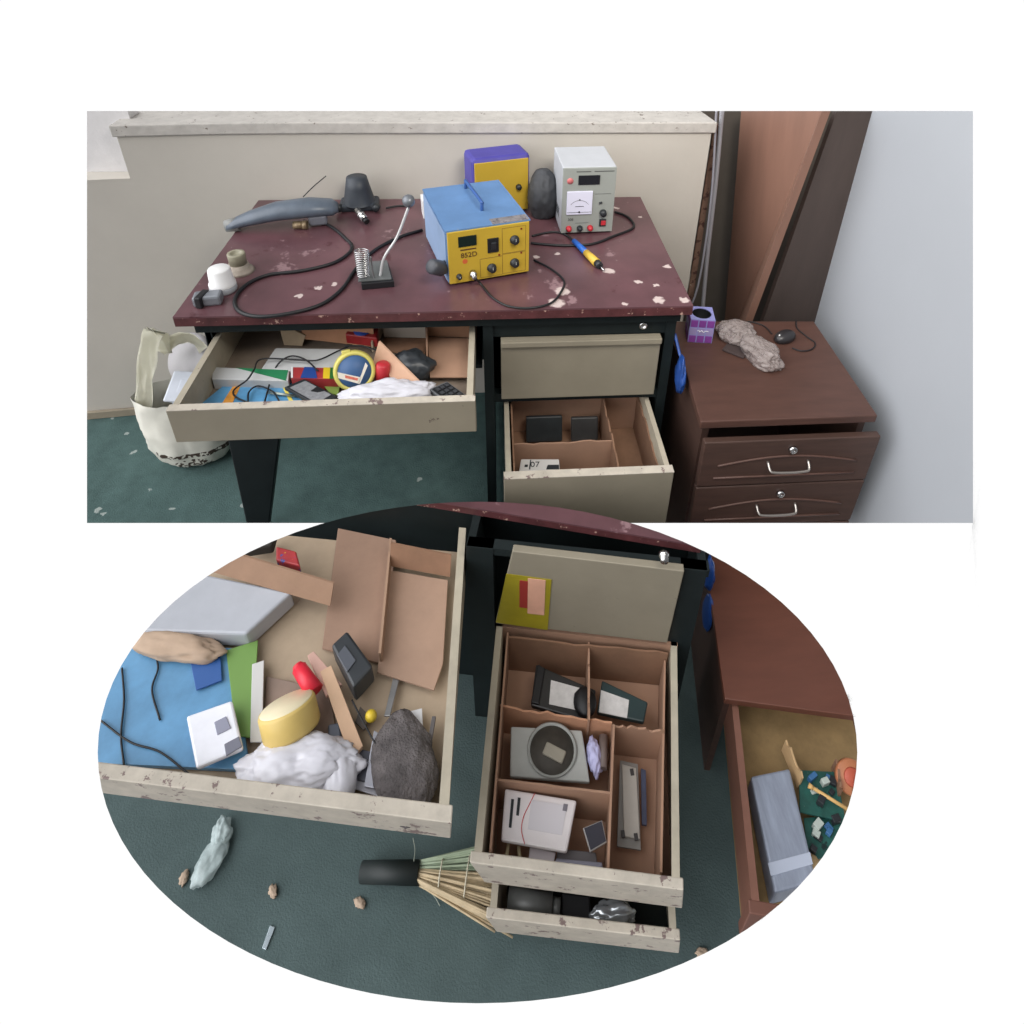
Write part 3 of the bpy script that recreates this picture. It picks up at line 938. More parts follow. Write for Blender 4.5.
# black bag
c_ = at(412, 369, ZF + .02)
solid('bag', 'crumpled black plastic bag in the wide drawer beside the cardboard box', 'bag', MB().blob(c_ + Vector((0, 0.0, .008)), (.052, .04, .036), 3, .22, 1.7, 4, rz(-.4), flat=-.7), mat('black_bag', (50, 54, 58), .4, var=.25, scale=30), c_)
# keypad
kq = quad([(429, 389), (447, 381), (468, 396), (452, 407)], ZF + .04)
kp = Thing('calculator', 'small black keypad lying at the wide drawer front right', 'keypad', Matrix.Translation(cen(kq) - Vector((0, 0, .02))))
kp.part('case', MB().prism(kq, Vector((0, 0, -.012)), .002), mat('keypad_frame', (92, 94, 98), .4, var=.1), True)
kin = [lerp(p_, cen(kq), .16) + Vector((0, 0, .0007)) for p_ in kq]
kp.part('key_area', MB().prism(kin, Vector((0, 0, .001))), RUB, True)
kb = MB()
for i in range(4):
    for j in range(3):
        f = lambda u, v: lerp(lerp(kin[0], kin[1], v), lerp(kin[3], kin[2], v), u) + Vector((0, 0, .0017))
        u0, v0 = .08 + i * .23, .1 + j * .3
        kb.prism([f(u0, v0), f(u0 + .15, v0), f(u0 + .15, v0 + .2), f(u0, v0 + .2)], Vector((0, 0, .002)))
kp.part('keys', kb, mat('dark_keys', (60, 62, 66), .4), True)
# white bag in front
c_ = at(386, 399, ZF + .02)
solid('bag', 'thin white plastic bag lying along the wide drawer front', 'bag', MB().blob(c_ + Vector((0, .0, 0.005)), (.105, .036, .036), 8, .2, 1.8, 5, rz(.12), flat=-.6), THINW, c_)
# cardboard box with two compartments at the right
zt_ = ZF + .07
cb = Thing('cardboard_box', 'open brown cardboard box in the wide drawer right end', 'box', Matrix.Translation(at(450, 365, ZF)))
fl_ = quad([(430, 377), (470, 377), (476, 339), (428, 337)], ZF + .02)
cb.part('flap', MB().prism(fl_, Vector((0, 0, -.003))), CARD, True)
bkq = [at(428, 336, ZF + .02), at(477, 338, ZF + .02)]
cb.part('back_panel', MB().prism([bkq[0], bkq[1], bkq[1] + Vector((0, .0, .045)), bkq[0] + Vector((0, 0, .055))], Vector((0, .004, 0))), CARDD, True)
cb.part('divider', MB().prism([at(427, 371, ZF + .005), at(427, 338, ZF + .005), at(427, 338, ZF + .005) + Vector((0, 0, .055)), at(427, 371, ZF + .005) + Vector((0, 0, .03))], Vector((.004, 0, 0))), CARD, True)
lf_ = quad([(380, 350), (425, 356), (426, 338), (384, 338)], ZF + .008)
cb.part('side_tray', MB().prism(lf_, Vector((0, 0, -.003))), CARDD, True)
bq_ = [at(384, 337, ZF + .01), at(426, 338, ZF + .01)]
cb.part('rear_lining', MB().prism([bq_[0], bq_[1], bq_[1] + Vector((0, 0, .04)), bq_[0] + Vector((0, 0, .045))], Vector((0, .004, 0))), mat('pale_lining', (176, 170, 160), .8), True)
cb.part('end_flap', MB().prism([at(372, 352, ZF + .01), at(383, 330, ZF + .01), at(383, 330, ZF + .01) + Vector((0, 0, .04)), at(372, 352, ZF + .01) + Vector((0, 0, .03))], Vector((.004, 0, 0))), mat('pale_flap', (176, 160, 140), .8), True)
# flaps at the back left
q0, q1 = at(303, 339, ZF + .02), at(374, 347, ZF + .02)
solid('cardboard_strip', 'wide brown cardboard flap at the back of the wide drawer', 'cardboard', MB().prism([q0, q1, q1 + Vector((0, .02, .045)), q0 + Vector((-.01, .035, .05))], Vector((0, .004, 0))), mat('brown_flap', (170, 124, 92), .8, var=.1), q0)
q0, q1 = at(284, 345, ZF + .005), at(302, 346, ZF + .005)
solid('cardboard_strip', 'pale torn cardboard piece standing left of the brown flap', 'cardboard', MB().prism([q0, q1, q1 + Vector((.01, .01, .025)), q0 + Vector((-.01, .02, .055))], Vector((0, .004, 0))), mat('pale_torn', (178, 158, 130), .8, var=.1), q0)
q = [(345, 334), (377, 338), (378, 327), (350, 325)]
cq = quad(q, ZF + .05)
pk = Thing('packet', 'red packet with a blue round mark at the wide drawer back', 'packet', Matrix.Translation(cen(cq) - Vector((0, 0, .03))))
pk.part('wrapper', MB().prism(cq, Vector((0, 0, -.03)), .003), mat('packet_dark_red', (156, 44, 46), .4, var=.2, scale=30), True)
pk.part('mark', MB().lathe([(0, .001), (.022, .001), (.022, 0), (.012, 0), (.012, .0012), (0, .0012)], cen(cq) + Vector((.0, 0, .0005)), None, 24), mat('mark_blue', (44, 72, 150), .4), True)
# drawer cables
w_ = [(318, 371), (306, 360), (292, 356), (280, 362), (272, 375), (268, 390), (264, 404)]
solid('cable', 'thin black cable hooked over the off white box to the booklet', 'cable', MB().tube([at(x, y, ZF + (.04 if y < 375 else .018)) for x, y in w_], .002, 6, 6), RUB, at(292, 356, ZF + .03))
w_ = [(352, 345), (338, 351), (318, 360), (300, 360), (262, 359), (254, 370), (247, 380), (234, 390), (236, 397), (252, 404)]
solid('cable', 'long thin black cable crossing the white box and slim carton', 'cable', MB().tube([at(x, y, ZF + (.043 if y < 382 else .014)) for x, y in w_], .002, 6, 6), RUB, at(262, 359, ZF + .03))
w_ = [(248, 403), (249, 392), (258, 386), (272, 391), (278, 399), (280, 404)]
solid('cable', 'short arched black cable on the blue booklet', 'cable', MB().tube([at(x, y, ZF + .016) for x, y in w_], .002, 6, 6), RUB, at(258, 396, ZF + .01))
w_ = [(300, 402), (318, 405), (336, 399), (350, 398)]
solid('cable', 'black cable end beside the stripped phone at drawer front', 'cable', MB().tube([at(x, y, ZF + .03) for x, y in w_], .0022, 6, 6), RUB, at(330, 402, ZF + .02))
w_ = [(345, 346), (362, 346), (380, 351), (389, 350)]
solid('cable', 'black cable trailing over the cardboard flap behind the tape measure', 'cable', MB().tube([at(x, y, ZF + .05) for x, y in w_], .002, 6, 6), RUB, at(362, 346, ZF + .04))
q0, q1 = at(266, 393, ZF + .014), at(295, 396, ZF + .014)
solid('tweezers', 'pale metal tweezers lying on the blue booklet', 'tweezers', MB().cyl(q0, q1, .0012, .003, 8).cyl(q0 + Vector((0, .006, 0)), q1, .0012, .003, 8), mat('pale_metal', (170, 180, 170), .35, .6), q0)

# ---- inside the open pedestal drawer
ZB = ZP - .17 + .009


def torn(p0, p1, h_, n=14, seed=1, th=.004, amp=.014):
    """upright cardboard sheet with a torn upper edge"""
    rnd = random.Random(seed)
    pts = [p0, p1]
    for k in range(n + 1):
        t = 1 - k / n
        pts.append(lerp(p0, p1, t) + Vector((0, 0, h_ + amp * (noise.noise(Vector((t * 6, seed, 0))) + .6 * (rnd.random() - .5)))))
    nn = (p1 - p0).cross(Vector((0, 0, 1))).normalized() * th
    return MB().prism(pts, nn)


tr = Thing('cardboard_divider', 'torn cardboard divider set filling the open pedestal drawer', 'divider', Matrix.Translation((.94, 0, ZB)))
x0, x1 = .762, 1.115
tr.part('panel', torn(Vector((x0, .10, ZB)), Vector((x1, .10, ZB)), .155, 22, 3, amp=.05), CARD, True)
tr.part('panel', torn(Vector((x0, -.075, ZB)), Vector((x1 - .1, -.075, ZB)), .125, 14, 5, amp=.006), CARD, True)
tr.part('panel', torn(Vector((x0, -.19, ZB)), Vector((x0, .10, ZB)), .15, 14, 7, amp=.02), CARDD, True)
tr.part('panel', torn(Vector((x1 - .1, -.19, ZB)), Vector((x1 - .1, .10, ZB)), .13, 14, 9, amp=.02), CARDD, True)
tr.part('panel', torn(Vector((x1, -.19, ZB)), Vector((x1, .10, ZB)), .12, 14, 11, amp=.02), CARDD, True)
pz = ZB + .10
q = [(519, 471), (560, 470), (559, 459), (521, 459)]
cq = quad(q, pz)
ph = Thing('phone_module', 'white phone module marked 07 in the open pedestal drawer', 'phone part', Matrix.Translation(cen(cq) - Vector((0, 0, .1))))
ph.part('body', MB().prism(cq, Vector((0, 0, -.085)), .002), mat('module_white', (200, 198, 194), .5, var=.05), True)
tx = MB()
bx_ = (cq[1] - cq[0]).normalized()
by_ = (cq[3] - cq[0])
by_ = (by_ - bx_ * by_.dot(bx_)).normalized()
MM = Matrix((bx_, by_, bx_.cross(by_))).transposed().to_4x4()
MM.translation = lerp(lerp(cq[0], cq[1], .38), lerp(cq[3], cq[2], .38), .5) + Vector((0, 0, .0008))
tx.text('07', .024, MM, .0004)
tx.prism([lerp(lerp(cq[0], cq[1], a_), lerp(cq[3], cq[2], a_), b_) + Vector((0, 0, .0008)) for a_, b_ in ((.24, .1), (.27, .1), (.27, .9), (.24, .9))], Vector((0, 0, .0004)))
tx.prism([lerp(lerp(cq[0], cq[1], a_), lerp(cq[3], cq[2], a_), b_) + Vector((0, 0, .0008)) for a_, b_ in ((.12, .3), (.2, .3), (.2, .5), (.12, .5))], Vector((0, 0, .0004)))
tx.prism([lerp(lerp(cq[0], cq[1], a_), lerp(cq[3], cq[2], a_), b_) + Vector((0, 0, .0008)) for a_, b_ in ((.66, .05), (.98, .05), (.98, .45), (.7, .45))], Vector((0, 0, .0004)))
ph.part('printing', tx, DARKP, True)
for i, (px_, py_, w_, h_) in enumerate(((545, 433, .10, .075), (586, 433, .075, .07))):
    c_ = at(px_, py_, ZB + .06)
    solid('phone', ('dark phone standing left in the rear cardboard compartment', 'dark phone standing right in the rear cardboard compartment')[i], 'phone', MB().box(c_ + Vector((0, .03, -.012)), (w_, .014, h_), rx(-.35), .004), mat('dark_phone_%d' % i, ((44, 48, 50), (54, 54, 54))[i], .4, var=.2), c_, 'phones in the rear compartment')

# ---- side drawer cabinet
cabm = Matrix.Translation((1.42, 0, 0))
cb1 = Thing('drawer_cabinet', 'brown three drawer cabinet beside the maroon desk, drawers nearly shut', 'cabinet', cabm)
ctz = .61
cb1.part('top', MB().prism([Vector((1.195, -.183, ctz)), Vector((1.622, -.183, ctz)), Vector((1.638, .208, ctz)), Vector((1.225, .225, ctz))], Vector((0, 0, -.022)), .003), WOODC, True)
cs = MB().bb((1.215, -.15, 0), (1.232, .2, ctz - .022)).bb((1.605, -.15, 0), (1.622, .2, ctz - .022)).bb((1.215, .185, 0), (1.622, .2, ctz - .022)).bb((1.215, -.15, .0), (1.622, .2, .06))
cb1.part('body', cs, WOODD, True)
for k, (z0, z1) in enumerate(((.412, .557), (.262, .407), (.112, .257))):
    yF = -.198
    f = MB().bb((1.208, yF, z0), (1.638, yF + .02, z1), .003)
    d_ = cb1.part('drawer', f, WOODD, True)
    hh = z1 - z0
    ar = [Vector((1.25 + .345 * t, yF - .001, z0 + hh * (.48 + .17 * math.sin(math.pi * t)))) for t in [i / 10 for i in range(11)]]
    cb1.part('moulding', MB().tube(ar, .003, 6, 2).tube([Vector((1.245, yF - .001, z0 + hh * .2)), Vector((1.42, yF - .001, z0 + hh * .2)), Vector((1.60, yF - .001, z0 + hh * .2))], .003, 6, 2), mat('moulding_brown', (84, 60, 52), .5, var=.1), True, d_)
    cb1.part('lock', MB().lathe([(0, .006), (.004, .006), (.0045, .008), (.009, .008), (.0105, 0), (0, 0)], (1.425, yF, z0 + hh * .80), rx(math.pi / 2), 20), CHROME, True, d_)
    hz_ = z0 + hh * .45
    cb1.part('handle', MB().tube([(1.372, yF, hz_ + .012), (1.374, yF - .018, hz_), (1.385, yF - .022, hz_ - .003), (1.42, yF - .023, hz_ - .004), (1.457, yF - .022, hz_ - .003), (1.470, yF - .018, hz_), (1.472, yF, hz_ + .012)], .0032, 8, 4), mat('satin_handle', (176, 170, 164), .3, .8), True, d_)
# things on the cabinet
p0, p1 = at(687.5, 342, ctz), at(711.5, 343.5, ctz)
Mc, wc = basis(p0, p1, ctz)
tlc = at_v(688, 319, p0, p1)
hc = max(tlc.z - ctz, wc)
cup = Thing('pencil_cup', 'purple cube patterned pencil cup by the desk corner on the cabinet', 'cup', Mc)
CUPM = mat('cup_lilac', (140, 142, 196), .4)
mb = MB()
mb.bb((-wc / 2, 0, 0), (wc / 2, wc, .004))
hole = wc * .40
N_ = 32
tb = bmesh.new()
outer, inner, low = [], [], []
for k in range(N_):
    a_ = 2 * math.pi * k / N_ + math.pi / 4
    cs_, sn_ = math.cos(a_), math.sin(a_)
    m_ = max(abs(cs_), abs(sn_))
    outer.append(tb.verts.new((cs_ / m_ * wc / 2, wc / 2 + sn_ / m_ * wc / 2, hc)))
    inner.append(tb.verts.new((cs_ * hole, wc / 2 + sn_ * hole, hc)))
    low.append(tb.verts.new((cs_ * hole, wc / 2 + sn_ * hole, .006)))
for k in range(N_):
    k2 = (k + 1) % N_
    tb.faces.new((outer[k], outer[k2], inner[k2], inner[k]))
    f = tb.faces.new((inner[k], inner[k2], low[k2], low[k]))
    tb.faces.new((outer[k2], outer[k], tb.verts.new((outer[k].co.x, outer[k].co.y, 0)), tb.verts.new((outer[k2].co.x, outer[k2].co.y, 0))))
tb.faces.new(low)
mb._add(tb, None, 0, False)
cup.part('body', mb, [CUPM])
cup.part('lining', MB().lathe([(hole - .0008, hc - .002), (hole - .0012, .008), (0, .008)], (0, wc / 2, 0), None, 32), RUB)
PUR = mat('cup_purple', (124, 62, 142), .35, var=.15, scale=30)
LIL = mat('cup_pale', (150, 138, 182), .35)
for face in range(2):
    for i in range(3):
        for j in range(3):
            s_ = wc / 3
            hh = hc / 3.05
            m_ = LIL if j == 1 else PUR
            if face == 0:
                lo, hi = (-wc / 2 + i * s_ + .0015, -.001, j * hh + .0015), (-wc / 2 + (i + 1) * s_ - .0015, .001, (j + 1) * hh - .0015)
            else:
                lo, hi = (-wc / 2 - .001, i * s_ + .0015, j * hh + .0015), (-wc / 2 + .001, (i + 1) * s_ - .0015, (j + 1) * hh - .0015)
            cup.part('tile', MB().bb(lo, hi, .0005), m_)
zz = hc / 3.05 * 1.6
cup.part('script', MB().tube([(-.012, -.0016, zz), (-.007, -.0016, zz + .002), (-.005, -.0016, zz - .003), (0, -.0016, zz + .002), (.003, -.0016, zz - .002), (.007, -.0016, zz - .003), (.010, -.0016, zz + .001), (.018, -.0016, zz)], .0009, 5, 4), WHITE)
# bubble wrap
c1_, c2_ = at(737, 333, ctz + .015), at(760, 353, ctz + .015)
bw = MB().blob(c1_, (.05, .045, .026), 11, .3, 1.6, 5, rz(-.6), flat=-.6).blob(c2_, (.038, .06, .03), 14, .32, 1.6, 5, rz(.35), flat=-.55)
solid('bubble_wrap', 'crumpled clear bubble wrap on the brown cabinet', 'bubble wrap', bw, CLEARB, at(750, 345, ctz))
c_ = at(736, 350, ctz + .004)
solid('pouch', 'flat dark cloth pouch under the bubble wrap', 'pouch', MB().box(c_, (.06, .045, .008), rz(-.7), .003), mat('dark_cloth', (60, 48, 46), .8), c_ - Vector((0, 0, .004)))
c_ = at(783, 340, ctz)
ms = Thing('computer_mouse', 'small black computer mouse at the cabinet back right', 'mouse', Matrix.Translation(c_) @ Matrix.Rotation(-1.1, 4, 'Z'))
ms.part('shell', MB().blob((0, .005, .008), (.022, .036, .019), 1, .0, 1, 3, flat=-.4, ridged=False), mat('mouse_black', (40, 38, 40), .35))
ms.part('wheel', MB().cyl((-.002, -.018, .02), (.002, -.018, .02), .006), CHROME)
lead = [at(x, y, ctz + .003) for x, y in ((772, 334), (764, 326), (752, 322), (745, 322))]
ms.part('lead', MB().tube([ms.inv @ p_ for p_ in lead], .0018, 6), RUB)
w_ = [(796, 320), (797, 328), (806, 336), (815, 343), (812, 349), (802, 351), (792, 348)]
solid('cable', 'thin black cable looping at the cabinet back right by the mouse', 'cable', MB().tube([at(x, y, ctz + .003) for x, y in w_], .0018, 6), RUB, at(806, 340, ctz))
# blue bag hanging in the gap
c_ = Vector((1.188, -.02, .615))
solid('bag', 'bright blue plastic bag in the gap between maroon desk and cabinet', 'bag', MB().blob(c_, (.010, .03, .05), 21, .2, 1.8, 4).tube([c_ + Vector((0, 0, .05)), Vector((1.187, .0, .66)), Vector((1.178, .04, .70))], .004), mat('blue_bag', (28, 66, 134), .4, var=.2), c_)

# ---- carrier bag on the floor at the left
bgc = at(196, 466, 0.0)
bgx, bgy = bgc.x, bgc.y + .06
prof = [(.0, .075, .055), (.02, .105, .08), (.07, .125, .09), (.14, .125, .085), (.20, .118, .075), (.26, .112, .065)]
tb = bmesh.new()
rings = []
n_ = 48
lean = -.10
for i in range(30):
    t = i / 29 * .26
    for a_, b_ in zip(prof, prof[1:]):
        if a_[0] <= t <= b_[0] + 1e-6:
            u = (t - a_[0]) / (b_[0] - a_[0])
            ra, rb = a_[1] + (b_[1] - a_[1]) * u, a_[2] + (b_[2] - a_[2]) * u
            break
    ring = []
    for k in range(n_):
        th = 2 * math.pi * k / n_
        wr = 1 + .09 * (0.5 - abs(noise.noise(Vector((math.cos(th) * 3, math.sin(th) * 3, t * 9))))) * 2 + .03 * noise.noise(Vector((math.cos(th) * 9, math.sin(th) * 9, t * 25)))
        ring.append(tb.verts.new((ra * wr * math.cos(th) + lean * t - .01, rb * wr * math.sin(th), t + .001)))
    rings.append(ring)
for a_, b_ in zip(rings, rings[1:]):
    for k in range(n_):
        tb.faces.new((a_[k], a_[(k + 1) % n_], b_[(k + 1) % n_], b_[k]))
tb.faces.new(rings[0][::-1])
mb = MB()
mb._add(tb, None, 0, True)
BAGP = mat('printed_carrier', (216, 214, 202), .4, var=.08, scale=10)
nt = BAGP.node_tree
# dark brown printed band and emblem near the bag's foot
tcn = nt.nodes.new('ShaderNodeTexCoord')
sep = nt.nodes.new('ShaderNodeSeparateXYZ')
nt.links.new(tcn.outputs['Object'], sep.inputs[0])


def _m(op, a, b_=None):
    n = nt.nodes.new('ShaderNodeMath')
    n.operation = op
    for i_, v in enumerate((a, b_)):
        if v is None:
            continue
        if isinstance(v, (int, float)):
            n.inputs[i_].default_value = v
        else:
            nt.links.new(v, n.inputs[i_])
    return n.outputs[0]


def band(v, lo, hi): return _m('MULTIPLY', _m('GREATER_THAN', v, lo), _m('LESS_THAN', v, hi))


wv = nt.nodes.new('ShaderNodeTexNoise')
wv.inputs['Scale'].default_value = 90
wv.inputs['Detail'].default_value = 1
nt.links.new(tcn.outputs['Object'], wv.inputs['Vector'])
letters = _m('MULTIPLY', _m('MULTIPLY', band(sep.outputs[2], .062, .080), _m('GREATER_THAN', wv.outputs['Fac'], .45)), band(sep.outputs[0], -.10, .12))
ex = _m('DIVIDE', _m('SUBTRACT', sep.outputs[0], .005), .055)
ez = _m('DIVIDE', _m('SUBTRACT', sep.outputs[2], .030), .024)
dist = _m('ADD', _m('MULTIPLY', ex, ex), _m('MULTIPLY', ez, ez))
embl = _m('MULTIPLY', _m('LESS_THAN', dist, 1.0), _m('GREATER_THAN', wv.outputs['Fac'], .5))
ink = _m('MULTIPLY', _m('MAXIMUM', letters, embl), _m('LESS_THAN', sep.outputs[1], 0.0))
bs = nt.nodes['Principled BSDF']
src = bs.inputs['Base Color'].links[0].from_socket
mx = nt.nodes.new('ShaderNodeMixRGB')
nt.links.new(ink, mx.inputs['Fac'])
nt.links.new(src, mx.inputs['Color1'])
mx.inputs['Color2'].default_value = (*lin((70, 54, 44)), 1)
nt.links.new(mx.outputs['Color'], bs.inputs['Base Color'])
bag = Thing('carrier_bag', 'white plastic carrier bag with brown print on the green carpet', 'bag', Matrix.Translation((bgx, bgy, 0)))
bag.part('sack', mb, BAGP)


def strap(pts, wd, th=.002):
    P_ = catmull(pts, 6)
    t = bmesh.new()
    rr = []
    for i, p_ in enumerate(P_):
        d_ = (P_[min(i + 1, len(P_) - 1)] - P_[max(i - 1, 0)]).normalized()
        s_ = d_.cross(Vector((.2, 1, 0))).normalized()
        n2 = d_.cross(s_)
        ww = wd * (1 + .25 * noise.noise(p_ * 20))
        zig = [Vector() + s_ * ww * (j / 6 - .5) + n2 * (.012 * noise.noise(Vector((j * 1.3, i * .3, 0)))) for j in range(7)]
        rr.append([t.verts.new(p_ + z_) for z_ in zig])
    for a2, b2 in zip(rr, rr[1:]):
        for j in range(6):
            t.faces.new((a2[j], a2[j + 1], b2[j + 1], b2[j]))
    r_ = bmesh.ops.solidify(t, geom=t.faces[:], thickness=th)
    m2 = MB()
    m2._add(t, None, 0, True)
    return m2


hx = -.105
hp = [at_y(143, 408, bgy - .03), at_y(146, 370, bgy - .01), at_y(151, 337, bgy + .0), at_y(158, 332, bgy + .03), at_y(164, 352, bgy + .05)]
bag.part('handle', strap([p_ for p_ in hp], .055), BAGW, True)
hp = [at_y(160, 352, bgy + .06), at_y(172, 341, bgy + .07), at_y(190, 338, bgy + .07), at_y(204, 350, bgy + .06)]
bag.part('handle', strap(hp, .04), BAGW, True)
# tubs in the bag
tcx = at_y(196, 395, bgy - .02)
mb = MB()
mb.box((0, 0, 0), (.11, .095, .13), None, .028, 0, 4)
mb.box((0, 0, .058), (.12, .105, .013), None, .006, 0, 2)
tubm = Matrix.Translation(at_y(194, 396, bgy - .01)) @ Matrix.Rotation(.12, 4, 'Y') @ Matrix.Rotation(.38, 4, 'X')
o = link('tub', mb, mat('clear_tub', (206, 212, 222), .3, var=.06), None, tubm)
o['label'] = 'pale rounded plastic tub sticking out of the carrier bag'
o['category'] = 'tub'
mb = MB().lathe([(0, .012), (.075, .012), (.082, .006), (.082, 0), (.076, -.01), (0, -.01)], (0, 0, 0), None, 36)
lidm = Matrix.Translation(at_y(190, 358, bgy + .08)) @ Matrix.Rotation(-.5, 4, 'Y') @ Matrix.Rotation(.75, 4, 'X')
o = link('lid', mb, mat('grey_lid', (168, 166, 168), .4, var=.06), None, lidm)
o['label'] = 'round grey plastic lid behind the tub in the carrier bag'
o['category'] = 'lid'

# =====================================================================
#  PLACE TWO : the second desk seen from above, on a lower floor
# =====================================================================
CUR = 2
ZG = -0.25        # its floor
ZT2 = 0.4795      # its desk top
ZW = 0.4165       # rim of the wide drawer
ZD = 0.2014       # rim of the pedestal drawer
Z3 = 0.0034       # rim of the drawer below it
ZC = 0.117        # cabinet top
struct('floor', MB().bb((-1.0, -2.0, ZG - 0.03), (2.2, 0.9, ZG)), mat('grey_green_carpet', (82, 97, 97), 0.95, var=0.14, scale=9, chips=[((124, 138, 138), 22, 0.74)], bump=0.4, bscale=220, spec=0.1))

# front line of the desk from the closed drawer face
fB0, fB1 = at(496, 621, .212), at(667, 640, .212)
fd = (fB1 - fB0)
fd.z = 0
fd.normalize()
bkd = Vector((-fd.y, fd.x, 0))          # towards the back
Mk = Matrix((fd, bkd, Vector((0, 0, 1)))).transposed().to_4x4()
Mk.translation = Vector((fB0.x, fB0.y, ZG))
inv2 = Mk.inverted()
pw = (fB1 - fB0).length
fT1 = at_v(684, 568, fB0, fB1)
dz_ = fT1.z
d2 = Thing('work_desk', 'desk with two pedestal drawers pulled out, seen close from above', 'desk', Mk)


def L2(p): return inv2 @ p


tA, tB = at(380, 499, .457), at(700, 553, .457)
tdir = (tB - tA).normalized()
tA = tA - tdir * .5
tbk = Vector((-tdir.y, tdir.x, 0)) * .13
tt = MB()
tt.prism([tA, tB, tB + tbk, tA + tbk], Vector((0, 0, .0185)), 0, 1)
t_up = Vector((0, 0, .0185))
tt.prism([tA + t_up, tB + t_up, tB + tbk + t_up, tA + tbk + t_up], Vector((0, 0, .004)), 0, 0)
d2.part('tabletop', tt, [MAROON, MEDGE], True)
bl = MB()
BD = .12
bl.bb((-.06, .006, dz_ - ZG - .03), (pw + .06, .03, .457 - ZG))
bl.bb((-.062, .004, .03), (-.004, .03, .457 - ZG))
bl.bb((-.062, .03, .03), (-.045, BD, .457 - ZG))
bl.bb((pw + .002, .004, .03), (pw + .055, .03, .457 - ZG))
bl.bb((pw + .038, .03, .03), (pw + .055, BD, .457 - ZG))
bl.bb((-.95, BD, .0), (pw + .085, BD + .015, .457 - ZG))  # added rear panel, keeps light from behind off the floor under the desk
d2.part('pedestal_body', bl, BLACK)
fc4 = [L2(at_v(x, y, fB0, fB1)) for x, y in ((496, 620), (667, 639.5), (684, 568), (513, 548))]
uf = d2.part('drawer', MB().prism([Vector((v.x, -.008, v.z)) for v in fc4], Vector((0, .018, 0)), .002), CREAM)
s0_, s1_ = at_v(480, 600, fB0, fB1), at_v(548, 626, fB0, fB1)
sk = MB()
yl = L2(at_v(496, 619, fB0, fB1))
yr = L2(at_v(549, 574, fB0, fB1))
sk.prism([Vector((v.x, -.0095, v.z)) for v in [L2(at_v(x, y, fB0, fB1)) for x, y in ((496.5, 618.5), (548, 626), (552, 576), (507, 570))]], Vector((0, .0012, 0)))
stk = d2.part('sticker', sk, mat('olive_sticker', (150, 138, 30), .5, var=.12, scale=20), parent=uf, label='olive yellow sticker with a pale pink block')
pk_ = MB()
a_ = L2(at_v(528, 609, fB0, fB1))
b_ = L2(at_v(546, 576, fB0, fB1))
pk_.bb((a_.x, -.0105, a_.z), (b_.x, -.0095, b_.z), 0)
d2.part('sticker_block', pk_, mat('sticker_pink', (214, 164, 140), .5, var=.1), parent=uf)
a2_ = L2(at_v(520, 603, fB0, fB1))
d2.part('sticker_dot', MB().bb((a2_.x, -.0105, a2_.z), (a_.x, -.0095, b_.z - .01), 0), mat('sticker_red', (150, 50, 44), .5), parent=uf)
q = L2(at_v(664, 556, fB0, fB1))
d2.part('lock', MB().lathe([(0, .014), (.008, .014), (.0085, .002), (.010, .001), (.011, -.006), (0, -.006)], (q.x, 0, q.z), rx(math.pi / 2), 22), CHROME)

# wide drawer
WA, WB = at(110, 494, ZW), at(466, 528, ZW)
WC, WD = at(448, 823, ZW), at(50, 772, ZW)
vw = at(447, 838, ZW - .095) - WC
tray(d2, WA, WB, WC, WD, .095, .016, .024, (CREAMW, _mats['chipped_rim'], mat('drawer_bottom_pale', (170, 152, 130), .8, var=.12, scale=10)), back=False, vec=vw)
# open pedestal drawer
PA, PB = at(497, 620, ZD), at(677, 640, ZD)
PC, PD = at(680, 890, ZD), at(473, 863, ZD)
tray(d2, PA, PB, PC, PD, .15, .014, .017, (CREAMW, _mats['chipped_rim'], CARD), vec=at(679, 908, ZD - .15) - PC)
# lower drawer
QA, QB = at(508, 700, Z3), at(664, 720, Z3)
QC, QD = at(677, 940, Z3), at(489, 918, Z3)
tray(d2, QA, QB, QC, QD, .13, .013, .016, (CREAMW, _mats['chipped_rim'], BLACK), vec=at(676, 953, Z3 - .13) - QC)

# ---- things in the wide drawer
zf = ZW - .095 + .009


def pile(name, label, cat, pxs, z, th, m, bev=.001, group=None):
    q_ = quad(pxs, z)
    return solid(name, label, cat, slab(pxs, z, th, bev), m, cen(q_) - Vector((0, 0, th)), group)


pile('modem', 'pale grey box under the cardboard flap in the close-up drawer', 'box', [(176, 568), (292, 592), (246, 634), (126, 630)], zf + .05, .045, mat('pale_grey_box', (178, 182, 190), .5, var=.05), .005)
# brown flap behind with a colour packet
q0, q1 = at(212, 572, zf + .06), at(330, 606, zf + .045)
solid('cardboard_strip', 'dark tan cardboard flap at the top of the close-up drawer', 'cardboard', MB().prism([q0, q1, q1 + bkd * .03 + Vector((0, 0, .03)), q0 + bkd * .03 + Vector((0, 0, .04))], bkd * .004), mat('tan_flap', (146, 116, 94), .8, var=.1), q0)
q = [(276, 560), (300, 566), (296, 551), (276, 546)]
pile('packet', 'small red packet behind the tan flap of the close-up drawer', 'box', q, zf + .075, .04, mat('packet_mix', (170, 56, 60), .5, var=.2, scale=30, chips=[((50, 80, 150), 50, .58), ((210, 180, 60), 60, .62)]), .003)
pile('pouch', 'black fabric strip lying at the top left of the close-up drawer', 'pouch', [(225, 552), (272, 545), (276, 530), (240, 528)], zf + .05, .03, mat('black_strip', (52, 50, 46), .8, var=.2), .006)
